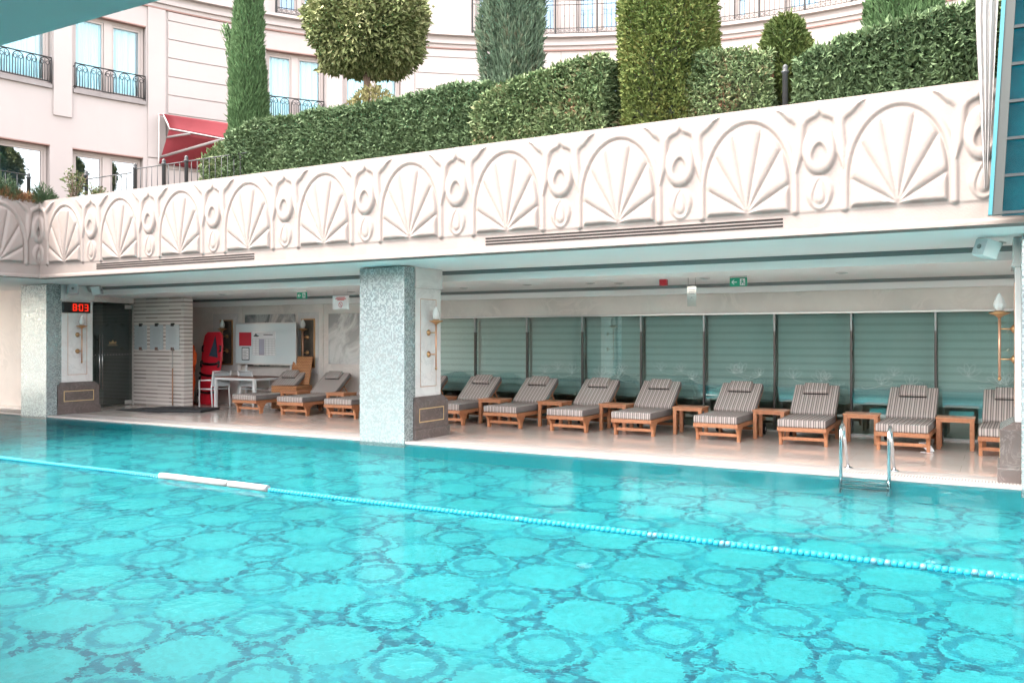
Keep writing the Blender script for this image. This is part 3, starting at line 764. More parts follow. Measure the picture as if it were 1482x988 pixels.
def sconce(label, loc, rz):
    o = copy_tree(sc); o.location = loc; o.rotation_euler = (0, 0, rz); o['label'] = label; return o
sconce('brass torch lamp on the white shaft of the central column', (-8.30, PE + .73, SZ), 0)
sconce('brass torch lamp seen in profile on the right edge column', (.13, PE + .73, SZ + .02), R(180))
sconce('brass torch lamp before the mirror next to the red rescue board', (-16.98, BY - .07, 1.52), R(-90))
sconce('brass torch lamp before the mirror right of the whiteboard', (-14.30, BY - .07, 1.50), R(-90))

# clock
ck = thing('digital_clock', 'black digital clock with red figures 8:03 on the left column', 'clock', (-17.66, PE + .68, 2.31))
MB().box(0, .07, -.315, .315, -.115, .115).build('clock_case', M['black'], ck, bevel=.006)
SEG = {'8': 'abcdefg', '0': 'abcdef', '3': 'abcdg'}
def digit(ch, y, z, w=.085, h=.15, t=.016):
    m = MB(); q = .004
    S = {'a': (y - w / 2 + q, y + w / 2 - q, z + h / 2 - t, z + h / 2), 'g': (y - w / 2 + q, y + w / 2 - q, z - t / 2, z + t / 2), 'd': (y - w / 2 + q, y + w / 2 - q, z - h / 2, z - h / 2 + t),
         'f': (y - w / 2, y - w / 2 + t, z + q, z + h / 2 - q), 'b': (y + w / 2 - t, y + w / 2, z + q, z + h / 2 - q),
         'e': (y - w / 2, y - w / 2 + t, z - h / 2 + q, z - q), 'c': (y + w / 2 - t, y + w / 2, z - h / 2 + q, z - q)}
    for s in SEG[ch]:
        a, b_, c_, e = S[s]; m.box(.070, .074, a, b_, c_, e)
    return m
for ch, y in (('8', -.06), ('0', .09), ('3', .215)): digit(ch, y, 0).build('digit', M['led'], ck)
cm = MB(); cm.box(.070, .074, .008, .026, .025, .045); cm.box(.070, .074, .008, .026, -.045, -.025); cm.build('colon', M['led'], ck)
MB().tube([(.03, -.24, .115), (.03, -.24, .40)], .006, 6).build('cable', M['white'], ck)

def make_speaker(label, loc, rot):
    t = thing('wall_speaker', label, 'speaker', loc, 0, 'small white loudspeakers under the ceiling'); t.rotation_euler = rot
    sp = MB().prism([(-.12, 0), (.12, 0), (.09, -.17), (-.09, -.17)], 'z', -.10, .10); sp.build('cabinet', M['speaker'], t, bevel=.012)
    MB().prism([(-.085, -.172), (.085, -.172), (.085, -.178), (-.085, -.178)], 'z', -.085, .085).build('front_grille', M['frost'], t)
    MB().lathe([(.028, 0), (.028, .012)], 0, 0, 14, Matrix.Translation((0, -.178, 0)) @ Matrix.Rotation(R(90), 4, 'X')).build('cone', M['slot'], t)
    bk_ = MB(); bk_.tube([(0, 0, 0), (0, .08, .02), (0, .10, .13)], .012, 8); bk_.lathe([(.04, .13), (.04, .14)], 0, .10, 12); bk_.build('bracket', M['alu'], t)
    return t
make_speaker('white loudspeaker over the left end of the red clock', (-17.50, PE + .52, 2.665), (R(-14), 0, R(55)))
make_speaker('white loudspeaker over the right end of the red clock', (-17.50, PE + 1.00, 2.665), (R(-14), 0, R(125)))
make_speaker('white loudspeaker under the ceiling beside the right edge column', (-.10, PE + .20, 2.64), (R(-16), R(8), R(-48)))

# ------------------------------------------------------------------ ceiling hardware
def exit_sign(label, x, y, zc, w, h):
    t = thing('exit_sign', label, 'exit sign', (x, y, zc), 0, 'green emergency exit signs')
    MB().box(-w / 2, w / 2, -.012, .012, -h / 2, h / 2).build('sign_plate', M['green'], t, bevel=.003)
    ar = MB(); s = h
    ar.prism([(-.40 * w, 0), (-.27 * w, .26 * s), (-.22 * w, .26 * s), (-.31 * w, .05 * s), (-.08 * w, .05 * s), (-.08 * w, -.05 * s), (-.31 * w, -.05 * s), (-.22 * w, -.26 * s), (-.27 * w, -.26 * s)], 'y', -.0145, -.0125)
    ar.build('arrow', M['paper'], t)
    dr = MB(); dr.box(.10 * w, .40 * w, -.0145, -.0125, -.38 * s, .38 * s); dr.build('doorway_symbol', M['paper'], t)
    fg = MB(); cx = .25 * w
    fg.prism([(cx + .045 * w * math.cos(a) - .02 * w, .24 * s + .07 * s * math.sin(a)) for a in np.linspace(0, 6.283, 10, endpoint=False)], 'y', -.0165, -.0148)
    for pts in ([(-.05, .14), (.05, .14), (.03, -.06), (-.05, -.06)], [(-.05, .13), (-.13, .02), (-.10, -.01), (-.03, .06)], [(.05, .13), (.12, .03), (.10, 0), (.03, .06)],
                [(-.05, -.05), (-.11, -.30), (-.07, -.31), (0, -.08)], [(0, -.06), (.08, -.16), (.06, -.33), (.10, -.33), (.12, -.13), (.04, -.02)]):
        fg.prism([(cx + a * w, b_ * s) for a, b_ in pts], 'y', -.0165, -.0148)
    fg.build('running_figure', M['green'], t)
    hg = MB(); top = C2 - zc
    for q in (-.35, .35): hg.tube([(q * w, 0, h / 2 - .004), (q * w, 0, top)], .004, 6)
    hg.box(-w / 2, w / 2, -.02, .02, top - .02, top); hg.build('hanger', M['alu'], t)
exit_sign('small green exit sign hanging left of the central column', -12.64, 13.5, 2.525, .26, .135)
exit_sign('green exit sign hanging over the loungers right of the column', -3.63, 13.7, 2.53, .27, .14)
fa = thing('fire_sounder', 'small red fire alarm box on the ceiling right of the column', 'alarm', (-4.87, 13.7, C2))
MB().box(-.06, .06, -.05, .05, -.115, -.012).build('alarm_body', M['redplastic'], fa, bevel=.008)
MB().lathe([(.05, -.014), (.05, 0)], 0, 0, 14).build('mounting_ring', M['white'], fa)
hs = thing('hanging_sign', 'white sign with red print hanging beside the central column top', 'sign', (-11.60, 13.5, 2.36))
MB().box(-.21, .21, -.005, .005, -.135, .135).build('sign_plate', M['paper'], hs)
tx = MB()
for i, (L, z) in enumerate(((.11, .10), (.14, .075), (.09, .05))): tx.box(-L, L, -.0075, -.0055, z - .008, z + .008)
tx.build('red_print', M['redink'], hs)
tx = MB(); tx.tube([(.05 * math.cos(a), -.0075, -.045 + .05 * math.sin(a)) for a in np.linspace(0, 6.28, 18, endpoint=False)], .005, 4, True); tx.tube([(-.035, -.0075, -.01), (.035, -.0075, -.08)], .005, 4)
tx.build('round_symbol', M['redink'], hs)
wr = MB()
for q in (-.18, .18): wr.tube([(q, 0, .13), (q, 0, C2 - 2.36)], .0025, 5)
wr.build('wire', M['alu'], hs)
ac = thing('hanging_sign', 'clear acrylic sign hanging on two chains above the right bay loungers', 'sign', (-4.39, 13.7, 2.33))
MB().box(-.075, .075, -.003, .003, -.17, .155).build('acrylic_plate', M['acrylic'], ac)
tx = MB()
for z in (.09, .06, .03): tx.box(-.05, .05, -.0055, -.0035, z, z + .008)
tx.tube([(0, -.005, -.02), (.04, -.005, -.07), (0, -.005, -.13), (-.04, -.005, -.07)], .004, 4, True)
tx.build('line_drawing', M['ink'], ac)
wr = MB()
for q in (-.06, .06): wr.tube([(q, 0, .15), (q, 0, C2 - 2.33)], .003, 5)
wr.build('chain', M['iron'], ac)
dl0 = None
DL = [(-15.2, 13.7, 'over the left bay near the whiteboard'), (-12.0, 14.3, 'over the left bay beside the central column'), (-9.17, 14.3, 'just right of the central column'), (-7.6, 14.0, 'over the second lounger right of the column'),
      (-6.4, 14.15, 'third along to the right of the column'), (-5.95, 14.4, 'left of the red fire alarm box'), (-4.24, 13.92, 'between the acrylic sign and the exit sign'), (-2.09, 13.74, 'right of the exit sign over the ladder side')]
for x, y, wh in DL:
    if dl0 is None:
        dl0 = thing('downlight', '', 'ceiling light')
        MB().lathe([(.070, -.012), (.085, -.010), (.088, 0)], 0, 0, 20).build('trim_ring', M['alu'], dl0)
        MB().lathe([(.0, -.016), (.05, -.015), (.06, -.0125)], 0, 0, 16).build('lens', M['frost'], dl0)
        o = dl0
    else: o = copy_tree(dl0)
    o.location = (x, y, C2); tag(o, 'unlit round ceiling downlight ' + wh, 'ceiling light', 'recessed ceiling downlights')

# ------------------------------------------------------------------ loungers and tables
def make_lounger():
    t = thing('sun_lounger', '', 'sun lounger')
    W = .36; W_ = M['wood']
    fr = MB()
    for s in (-1, 1):
        a, b_ = sorted((s * W, s * (W - .045))); fr.box(a, b_, 0, 1.72, .22, .283)
    fr.box(-W + .045, W - .045, 0, .045, .22, .283); fr.box(-W + .045, W - .045, 1.675, 1.72, .22, .283)
    y = .08
    while y < 1.08: fr.box(-W + .045, W - .045, y, y + .055, .262, .280); y += .075
    fr.build('frame', W_, t, bevel=.004)
    def leg(s, y0, dirn):
        prof = [(0, .222), (.30, .222), (.235, .175), (.195, .11), (.175, .0), (.105, .0), (.095, .11), (.06, .175)]
        p = [(y0 + dirn * a, b_) for a, b_ in prof]
        a, b_ = sorted((s * (W - .004), s * (W - .05)))
        return MB().prism(p, 'x', a, b_)
    for s in (-1, 1): leg(s, .03, 1).build('leg', W_, t, bevel=.003)
    for s in (-1, 1): leg(s, 1.52, -1).build('leg', W_, t, bevel=.003)
    MB().box(-W + .05, W - .05, .145, .175, .075, .125).build('stretcher', W_, t, bevel=.003)
    MB().box(-W + .05, W - .05, 1.36, 1.39, .075, .125).build('stretcher', W_, t, bevel=.003)
    for s in (-1, 1):
        wh = MB().lathe([(.055, -.02), (.092, -.018), (.098, 0), (.092, .018), (.055, .02)], 0, 0, 18, Matrix.Translation((s * (W + .045), 1.46, .098)) @ Matrix.Rotation(R(90), 4, 'Y'))
        o = wh.build('wheel', M['tyre'], t)
        MB().lathe([(.03, -.022), (.03, .022)], 0, 0, 12, Matrix.Translation((s * (W + .045), 1.46, .098)) @ Matrix.Rotation(R(90), 4, 'Y')).build('hub', M['alu'], o)
    TH = math.atan2(.44, .57)
    Mb = Matrix.Translation((0, 1.08, .288)) @ Matrix.Rotation(TH, 4, 'X')
    br = MB()
    for s in (-1, 1):
        a, b_ = sorted((s * (W - .05), s * (W - .09))); br.box(a, b_, 0, .72, 0, .03, Mb)
    y = .03
    while y < .70: br.box(-W + .01, W - .01, y, y + .05, .031, .046, Mb); y += .07
    br.build('backrest_frame', W_, t, bevel=.003)
    st = MB()
    for s in (-1, 1):
        p = Mb @ Vector((s * (W - .07), .45, .0)); st.tube([p, (s * (W - .07), p.y + .26, .25)], .014, 6)
    st.build('prop', W_, t)
    MB().box(-W + .005, W - .005, -.012, 1.10, .285, .405).build('seat_cushion', M['stripe'], t, bevel=.028, seg=4)
    MB().box(-W + .005, W - .005, .055, .755, .049, .150, Mb).build('back_cushion', M['stripe'], t, bevel=.028, seg=4)
    pil = MB().box(-.195, .195, .50, .725, .152, .222, Mb).build('pillow', M['stripe'], t, bevel=.024, seg=4)
    ed = MB().box(-.20, .20, .492, .500, .153, .172, Mb).build('pillow_edge', M['black'], pil, bevel=.004)
    return t
lx = [-14.07, -12.74, -11.42, -10.13, -8.84, -7.60, -6.28, -5.05, -3.61, -2.287, -.895, .43]
ll = ['striped lounger standing at the far left end of the row under the whiteboard', 'striped lounger second from the left end of the row, clear of the central column', 'striped lounger whose backrest is cut off by the left side of the central column',
      'striped lounger hidden behind the central column with only its backrest edge showing', 'striped lounger whose foot end is partly hidden by the brown plinth of the central column', 'second striped lounger right of the central column', 'third striped lounger right of the central column',
      'striped lounger under the clear acrylic hanging sign', 'striped lounger under the larger green exit sign, left of a wooden table', 'striped lounger just left of the chrome pool ladder',
      'striped lounger seen between and behind the two ladder rails', 'striped lounger at the right end of the row, half hidden by the right column']
L0 = make_lounger()
rj = random.Random(5)
for i, (xr, lb) in enumerate(zip(lx, ll)):
    o = L0 if i == 0 else copy_tree(L0)
    o.location = (xr - .36, 13.60 + rj.uniform(-.03, .03), 0); o.rotation_euler = (0, 0, R(rj.uniform(-2.0, 2.0)))
    tag(o, lb, 'sun lounger', 'striped sun loungers along the back of the deck')
def make_table():
    t = thing('side_table', '', 'side table')
    tp = MB(); w, dp = .255, .45
    for k in range(6): tp.box(-w, w, k * dp / 6 + .002, (k + 1) * dp / 6 - .002, .487, .512)
    tp.build('table_top', M['wood'], t, bevel=.003)
    ap = MB(); ap.box(-w + .06, w - .06, .02, .04, .44, .486); ap.box(-w + .06, w - .06, dp - .04, dp - .02, .44, .486)
    ap.box(-w + .02, -w + .04, .06, dp - .06, .44, .486); ap.box(w - .04, w - .02, .06, dp - .06, .44, .486); ap.build('apron', M['wood'], t)
    for sx in (-1, 1):
        for y in (.015, dp - .07):
            a, b_ = sorted((sx * (w - .012), sx * (w - .068))); MB().box(a, b_, y, y + .056, 0, .486).build('leg', M['wood'], t, bevel=.003)
    return t
tabs = [(-13.77, 'under the whiteboard between the first two loungers'), (-12.44, 'left of the lounger that the central column cuts off'), (-11.12, 'behind the left edge of the central column'), (-9.84, 'directly right of the central column plinth'),
        (-8.58, 'between the first and second loungers right of the column'), (-7.28, 'between the second and third loungers right of the column'), (-6.03, 'left of the lounger with a sun patch'), (-4.66, 'right of the lounger with a sun patch'),
        (-3.30, 'under the green exit sign with an open gap to its left'), (-1.90, 'seen beside the left ladder rail'), (-.60, 'in front of the last clear glass panel near the right column')]
T0 = make_table()
for i, (x, lb) in enumerate(tabs):
    o = T0 if i == 0 else copy_tree(T0)
    o.location = (x, 14.27, 0); o.scale = (1.02, 1.0, .92); o.rotation_euler = (0, 0, R(rj.uniform(-1.5, 1.5)))
    tag(o, 'small square teak table ' + lb, 'side table', 'teak side tables between the loungers')

# ------------------------------------------------------------------ left bay furniture
wb = thing('whiteboard', 'white notice board on a stand with red and white papers behind the loungers', 'whiteboard', (-15.40, 15.2, 0))
MB().box(-.985, .985, -.015, .015, 1.03, 1.985).build('board', M['board'], wb)
fm = MB(); fm.box(-1.0, 1.0, -.022, .022, 1.0, 1.03); fm.box(-1.0, 1.0, -.022, .022, 1.985, 2.01); fm.box(-1.0, -.985, -.022, .022, 1.03, 1.985); fm.box(.985, 1.0, -.022, .022, 1.03, 1.985)
fm.build('frame', M['alu'], wb)
for x in (-.68, .78):
    sm = MB().box(x - .025, x + .025, .02, .06, .05, 1.9); sm.box(x - .02, x + .02, -.28, .30, .03, .07); sm.build('stand_leg', M['white'], wb, bevel=.004)
def sheet(name, mat, xa, xb, za, zb): return MB().box(xa, xb, -.018, -.0155, za, zb).build(name, mat, wb)
rs = sheet('red_poster', M['redpaper'], -.87, -.46, 1.45, 1.78)
tx = MB()
for i in range(4):
    for j in range(3): tx.box(-.84 + j * .13, -.75 + j * .13, -.0195, -.0185, 1.49 + i * .07, 1.52 + i * .07)
tx.build('poster_print', M['redplastic'], rs)
fs = sheet('small_notice', M['ink'], -.78, -.52, 1.10, 1.42)
MB().box(-.755, -.545, -.0195, -.0182, 1.125, 1.395).build('notice_paper', M['paper'], fs)
tx = MB()
for i in range(6): tx.box(-.73, -.62 + .05 * (i % 2), -.021, -.0198, 1.16 + i * .035, 1.17 + i * .035)
tx.build('notice_print', M['ink'], fs)
sh = sheet('timetable', M['paper'], -.42, .34, 1.22, 1.80)
tx = MB()
for i in range(8): tx.box(-.41, .335, -.0195, -.0185, 1.23 + i * .055, 1.234 + i * .055)
for j in range(8): tx.box(-.41 + j * .106, -.406 + j * .106, -.0195, -.0185, 1.234, 1.62)
tx.prism([(-.39, 1.68), (-.30, 1.76), (-.27, 1.72), (-.19, 1.69), (-.25, 1.67)], 'y', -.0195, -.0185); tx.box(-.05, .25, -.0195, -.0185, 1.71, 1.73)
tx.build('table_print', M['ink'], sh)
MB().box(-.19, -.02, -.0215, -.0197, 1.235, 1.62).build('lilac_column', M['lilac'], sh)

rbd = thing('rescue_board', 'red plastic spinal rescue board with black straps leaning on the wall', 'rescue board', (-16.98, 14.80, .01)); rbd.rotation_euler = (R(-7), 0, 0)
ol = [(-.20, 0), (.20, 0), (.235, .30), (.215, .62), (.26, .95), (.26, 1.45), (.225, 1.72), (.16, 1.80), (-.16, 1.80), (-.225, 1.72), (-.26, 1.45), (-.26, .95), (-.215, .62), (-.235, .30)]
ol = [(a * 1.35, b_) for a, b_ in ol]
MB().prism(ol, 'y', 0, .05).build('board_shell', M['redplastic'], rbd, bevel=.018, seg=3)
for s in (-1, 1):
    for z in (.28, .62, 1.0, 1.38):
        hn = MB(); hn.tube([(s * .275, -.012, z - .07), (s * .315, -.012, z - .06), (s * .315, -.012, z + .06), (s * .275, -.012, z + .07)], .026, 6); hn.build('grip', M['black'], rbd)
sb = MB()
for z in (.30, .72, 1.0):
    sb.tube([(-.32, -.02, z + .05), (-.2, -.025, z), (0, -.025, z - .012), (.2, -.025, z), (.32, -.02, z + .05)], .032, 6)
sb.build('strap', M['black'], rbd)
sb = MB().prism([(-.06, 1.20), (.24, 1.16), (.18, 1.40), (.09, 1.70), (.04, 1.50)], 'y', -.02, -.003); sb.build('head_strap', M['teal_dark'], rbd)
rs_ = thing('rescue_suit', 'orange suit with yellow bands hanging beside the red board, half hidden by the banded wall', 'rescue suit', (-17.42, 14.62, .02))
MB().tube([(-.05, 0, 1.52), (-.04, 0, 1.42), (0, -.01, 1.2), (.02, -.01, .98), (0, 0, .78)], [.06, .17, .20, .17, .16], 14).build('jacket', M['orange'], rs_)
MB().tube([(.10, 0, 1.40), (.21, -.02, 1.22), (.22, -.03, 1.02), (.16, -.06, .86)], [.07, .085, .075, .055], 10).build('sleeve', M['orange'], rs_)
MB().tube([(-.18, 0, 1.40), (-.27, -.02, 1.2), (-.26, -.03, 1.0)], [.07, .08, .06], 10).build('sleeve', M['orange'], rs_)
for s in (-1, 1):
    MB().tube([(.07 * s, 0, .82), (.10 * s + .04, -.03, .55), (.09 * s, -.01, .30), (.09 * s + .02, -.03, .10)], [.10, .105, .085, .07], 10).build('trouser_leg', M['orange'], rs_)
    MB().tube([(.09 * s + .02, .02, .05), (.09 * s + .02, -.14, .045)], [.055, .045], 8).build('boot', M['black'], rs_)
yb = MB(); yb.tube([(-.10, -.12, .62), (.06, -.165, .52), (.16, -.12, .40)], .016, 6); yb.tube([(.16, -.13, .62), (.10, -.14, .45), (.05, -.12, .30)], .016, 6); yb.build('yellow_band', M['yellow'], rs_)
MB().tube([(-.19, -.05, .83), (0, -.165, .81), (.17, -.06, .84)], .035, 8).build('belt', M['teal_dark'], rs_)

tb = thing('terrace_table', 'white framed table with brown slatted top beside the rescue board', 'table', (-15.55, 14.35, 0))
tp = MB()
for k in range(9): tp.box(-.66, .66, k * .088, k * .088 + .083, .715, .74)
tp.build('table_top', M['wood_brown'], tb)
ap = MB(); ap.box(-.64, .64, -.002, .03, .665, .714); ap.box(-.64, .64, .76, .79, .665, .714); ap.box(-.66, -.63, .03, .76, .665, .714); ap.box(.63, .66, .03, .76, .665, .714); ap.build('frame', M['white'], tb)
for x in (-.66, .60):
    for y in (0, .73): MB().box(x, x + .06, y - .003, y + .06, 0, .664).build('leg', M['white'], tb, bevel=.004)
def make_chair(label, x, y, rz):
    t = thing('terrace_chair', label, 'chair', (x, y, 0), rz, 'white framed terrace chairs')
    MB().box(-.23, .23, -.22, .22, .425, .445).build('seat', M['frost'], t, bevel=.006)
    for sx in (-1, 1):
        a = MB().tube([(sx * .25, -.23, 0), (sx * .25, -.23, .63), (sx * .25, .20, .65)], .018, 8); a.build('front_leg', M['white'], t)
        MB().tube([(sx * .25, .26, 0), (sx * .25, .22, .45), (sx * .25, .29, .86)], .018, 8).build('rear_leg', M['white'], t)
        MB().tube([(sx * .25, -.23, .43), (sx * .25, .22, .43)], .014, 6).build('side_rail', M['white'], t)
    bk_ = MB(); bk_.tube([(-.25, .28, .85), (.25, .28, .85)], .016, 6); bk_.box(-.235, .235, .245, .255, .50, .82); bk_.build('backrest', M['frost'], t)
make_chair('white framed chair at the left end of the table near the red board', -16.42, 14.55, R(-95))
make_chair('white framed chair pushed in behind the slatted table', -15.55, 15.0, R(175))
wc = thing('cane_chair', 'woven orange cane chair with high back in front of the whiteboard', 'chair', (-14.20, 14.85, 0), R(8))
MB().box(-.34, .34, -.34, .30, .04, .56).build('woven_base', M['cane'], wc, bevel=.02)
Mc = Matrix.Translation((0, .24, .56)) @ Matrix.Rotation(R(-14), 4, 'X')
MB().box(-.27, .27, 0, .06, 0, .68, Mc).build('woven_back', M['cane'], wc, bevel=.03, seg=3)
st = thing('floor_stand', 'thin steel pole on a flat black square base near the banded wall', 'stand', (-16.15, 13.35, 0), R(20))
MB().box(-.72, .72, -.42, .42, .008, .06).build('base_plate', M['mat'], st, bevel=.012)
sp_ = thing('pole_stand', 'slim bare metal pole standing on round foot before the notice panels', 'pole', (-17.25, 14.02, 0))
MB().tube([(0, 0, .02), (0, 0, .92)], .014, 8).build('pole', M['copper'], sp_)
MB().tube([(0, 0, .92), (0, 0, 1.42)], .008, 6).build('upper_tube', M['alu'], sp_)
MB().lathe([(.15, 0), (.15, .02), (.05, .035)], 0, 0, 18).build('foot', M['alu'], sp_)
mt = MB().box(-17.55, -16.05, 12.72, 13.55, .004, .014)
tag(mt.build('floor_mat', M['mat'], bevel=.003), 'dark grey rubber mat on the deck before the glass door', 'mat')
MBx = MB().add([(-16.16, 13.0, .0)], [])
# small paper under the lounger
pp = MB().add([(-1.05, 13.78, .14), (-.93, 13.76, .02), (-.84, 13.80, .02), (-.92, 13.84, .15), (-1.03, 13.80, .145)], [(0, 1, 2), (0, 2, 3)])
pp.box(-1.02, -.86, 13.74, 13.84, .002, .006)
tag(pp.build('paper_scrap', M['paper']), 'crumpled white paper on the floor under a lounger behind the ladder', 'paper')

# ------------------------------------------------------------------ ladder
ld = thing('pool_ladder', 'two curved chrome handrails of a pool ladder at the far edge', 'pool ladder', (0, 0, 0))
for x in (-1.69, -1.155):
    pts = [(x, PE - .09, -1.0), (x, PE - .08, .40)]
    for a in np.linspace(0, math.pi, 12): pts.append((x, PE - .08 + .13 - .13 * math.cos(a), .46 + .13 * math.sin(a)))
    pts += [(x, PE + .22, .40), (x, PE + .40, .12), (x, PE + .52, .0)]
    o = MB().tube(pts, .021, 12).build('handrail', M['chrome'], ld)
    MB().lathe([(.055, .004), (.055, .012), (.03, .024)], x, PE + .52, 16).build('floor_flange', M['chrome'], o)
for z in (-.22, -.47, -.72):
    MB().box(-1.69, -1.155, PE - .14, PE - .06, z, z + .03).build('tread', M['chrome'], ld, bevel=.006)

# ------------------------------------------------------------------ lane rope
RY = 6.95; RZ = WZ + .012
rp = thing('lane_rope', 'floating lane rope of blue beads with a long white section', 'lane rope', (0, RY, RZ))
MB().tube([(-26, 0, 0), (10, 0, 0)], .006, 6).build('cable', M['white'], rp)
fl = MB().lathe([(.012, -.0225), (.024, -.021), (.0295, -.011), (.0305, 0), (.0295, .011), (.024, .021), (.012, .0225)], 0, 0, 14, Matrix.Rotation(R(90), 4, 'Y'))
f0 = fl.build('float', M['rope_blue'], rp)
pale = bpy.data.meshes.new_from_object(f0); pale.name = 'float_pale'; pale.materials.clear(); pale.materials.append(M['rope_pale'])
pit = .0475; xs = []; x = .50 + pit * 195
while x > -25.8: xs.append(x); x -= pit
wx0, wx1 = -8.78, -7.0
xs = [x for x in xs if not (wx0 - .02 < x < wx1 + .02)]
vis = [x for x in xs if x < .42]; nearf = vis[:100]; rest = vis[100:] + [x for x in xs if x >= .42]
rq = random.Random(11)
def wob(x): return .010 * math.sin(x * 1.3) + .014 * math.sin(x * .55 + 1)
for i, x in enumerate(nearf):
    o = f0 if i == 0 else f0.copy()
    if i: col.objects.link(o); o.parent = rp
    if rq.random() < .13: o.data = pale
    o.location = (x, wob(x) + rq.uniform(-.003, .003), rq.uniform(-.003, .003)); o.rotation_euler = (rq.uniform(0, 6), 0, rq.uniform(-.05, .05))
rest_m = MB()
for x in rest: rest_m.lathe([(.012, -.0225), (.024, -.021), (.0300, -.011), (.0305, 0), (.0300, .011), (.024, .021), (.012, .0225)], 0, 0, 9, Matrix.Translation((x, wob(x), 0)) @ Matrix.Rotation(R(90), 4, 'Y'))
o = rest_m.build('float', M['rope_blue'], rp); o['kind'] = 'stuff'
for a, b_ in ((wx0, -7.62), (-7.60, wx1)):
    MB().tube([(q, wob(q), .012) for q in np.linspace(a, b_, 8)], .042, 14).build('white_float', M['float_white'], rp)
inl = []
for k, (x, y, lab) in enumerate(((-3.25, 7.05, 'small round white inlet on the pool floor below the rope middle'), (-.55, 8.6, 'small round white inlet on the pool floor near the right edge'))):
    it = thing('pool_inlet', lab, 'pool inlet', (x, y, DEPTH), 0, 'round floor inlets of the pool')
    MB().lathe([(.075, 0), (.075, .012), (.05, .018)], 0, 0, 18).build('flange', M['inlet'], it)
    MB().lathe([(.03, .018), (.03, .024)], 0, 0, 12).build('cap', M['inlet'], it)

# ------------------------------------------------------------------ hotel facade (curved)
CX, CY, RR = -4.26, 8.78, 16.07
def ang_at(px):
    t_ = (px - 741) / FPX; dx = t_ * CS - SN; dy = t_ * SN + CS
    a = dx * dx + dy * dy; b_ = -2 * (dx * CX + dy * CY); c_ = CX * CX + CY * CY - RR * RR
    d_ = (-b_ + math.sqrt(b_ * b_ - 4 * a * c_)) / (2 * a); x, y = d_ * dx - CX, d_ * dy - CY
    return math.atan2(-x, y)
def fp(a, off, z): return (CX - (RR - off) * math.sin(a), CY + (RR - off) * math.cos(a), z)
def arcbox(mb, a0, a1, o0, o1, z0, z1, step=.035):
    """a0 > a1 or not: solid piece between two angles; o = distance in front of the wall face"""
    if a0 > a1: a0, a1 = a1, a0
    n_ = max(1, int(math.ceil((a1 - a0) / step))); vs = []; fs = []
    for i in range(n_ + 1):
        a = a0 + (a1 - a0) * i / n_
        vs += [fp(a, o0, z0), fp(a, o1, z0), fp(a, o1, z1), fp(a, o0, z1)]
    for i in range(n_):
        k = i * 4
        for j in range(4): fs.append((k + j, k + (j + 1) % 4, k + 4 + (j + 1) % 4, k + 4 + j))
    fs.append((0, 1, 2, 3)); fs.append((n_ * 4 + 3, n_ * 4 + 2, n_ * 4 + 1, n_ * 4))
    mb.add(vs, fs)
ht = thing('hotel_building', 'curved cream hotel facade with tall windows and iron railings above the hedge', 'building')
Z0, ZT = 4.0, 14.2
opn = []          # (a_left, a_right, z0, z1, style, railing height)
for pa, pb in ((-95, -28), (-8, 75), (105, 211), (385, 470), (497, 580), (757, 806), (828, 908), (1046, 1110)):
    opn.append((ang_at(pa), ang_at(pb), 7.72, 9.66, 'curtain', .62))
for pa, pb in ((-100, -25), (-5, 72), (105, 207), (385, 470)):
    opn.append((ang_at(pa), ang_at(pb), 4.05, 6.28, 'mirror', 0))
for pa, pb in ((400, 470), (688, 720), (779, 808), (834, 899), (1062, 1085), (1136, 1190)):
    opn.append((ang_at(pa), ang_at(pb), 10.75, 13.1, 'blue', 0))
AL, AR = ang_at(-160), ang_at(1560)
def wall_mesh():
    br = sorted({AL, AR} | {o[0] for o in opn} | {o[1] for o in opn}); zs = sorted({Z0, ZT} | {o[2] for o in opn} | {o[3] for o in opn})
    full = []
    for a, b_ in zip(br[:-1], br[1:]):
        n_ = max(1, int((b_ - a) / .03)); full += [a + (b_ - a) * i / n_ for i in range(n_)]
    full.append(br[-1]); idx = {}; m = MB(); vs = []; fs = []
    def vi(a, z):
        k = (round(a, 6), z)
        if k not in idx: idx[k] = len(vs); vs.append(fp(a, 0, z))
        return idx[k]
    for a, b_ in zip(full[:-1], full[1:]):
        ac = (a + b_) / 2
        for z0, z1 in zip(zs[:-1], zs[1:]):
            zc = (z0 + z1) / 2
            if any(min(o[0], o[1]) < ac < max(o[0], o[1]) and o[2] < zc < o[3] for o in opn): continue
            fs.append((vi(a, z0), vi(b_, z0), vi(b_, z1), vi(a, z1)))
    m.add(vs, fs)
    for o in opn:                                      # reveals
        a0, a1, z0, z1 = min(o[:2]), max(o[:2]), o[2], o[3]
        for a in (a0, a1): m.quad(fp(a, 0, z0), fp(a, 0, z1), fp(a, -.32, z1), fp(a, -.32, z0))
        n_ = 6
        for i in range(n_):
            p, q = a0 + (a1 - a0) * i / n_, a0 + (a1 - a0) * (i + 1) / n_
            for z in (z0, z1): m.quad(fp(p, 0, z), fp(q, 0, z), fp(q, -.32, z), fp(p, -.32, z))
    return m
wall_mesh().build('wall', M['facade'], ht)
iw = MB(); arcbox(iw, AL, AR, -1.7, -1.5, Z0, ZT); iw.build('inner_wall', M['inner'], ht)
rf_ = MB(); arcbox(rf_, AL, AR, -1.7, .35, ZT, ZT + .25); rf_.build('roof_edge', M['facade'], ht)
for z in (6.75, 10.6):
    fl_ = MB(); arcbox(fl_, AL, AR, -1.5, -.34, z - .2, z); fl_.build('inner_floor', M['inner'], ht)
cor = MB()
for z0, z1, o1 in ((10.20, 10.30, .06), (10.302, 10.40, .13), (10.402, 10.52, .09), (10.522, 10.60, .24)): arcbox(cor, AL, AR, .0, o1, z0, z1)
cor.build('cornice', M['facade'], ht)
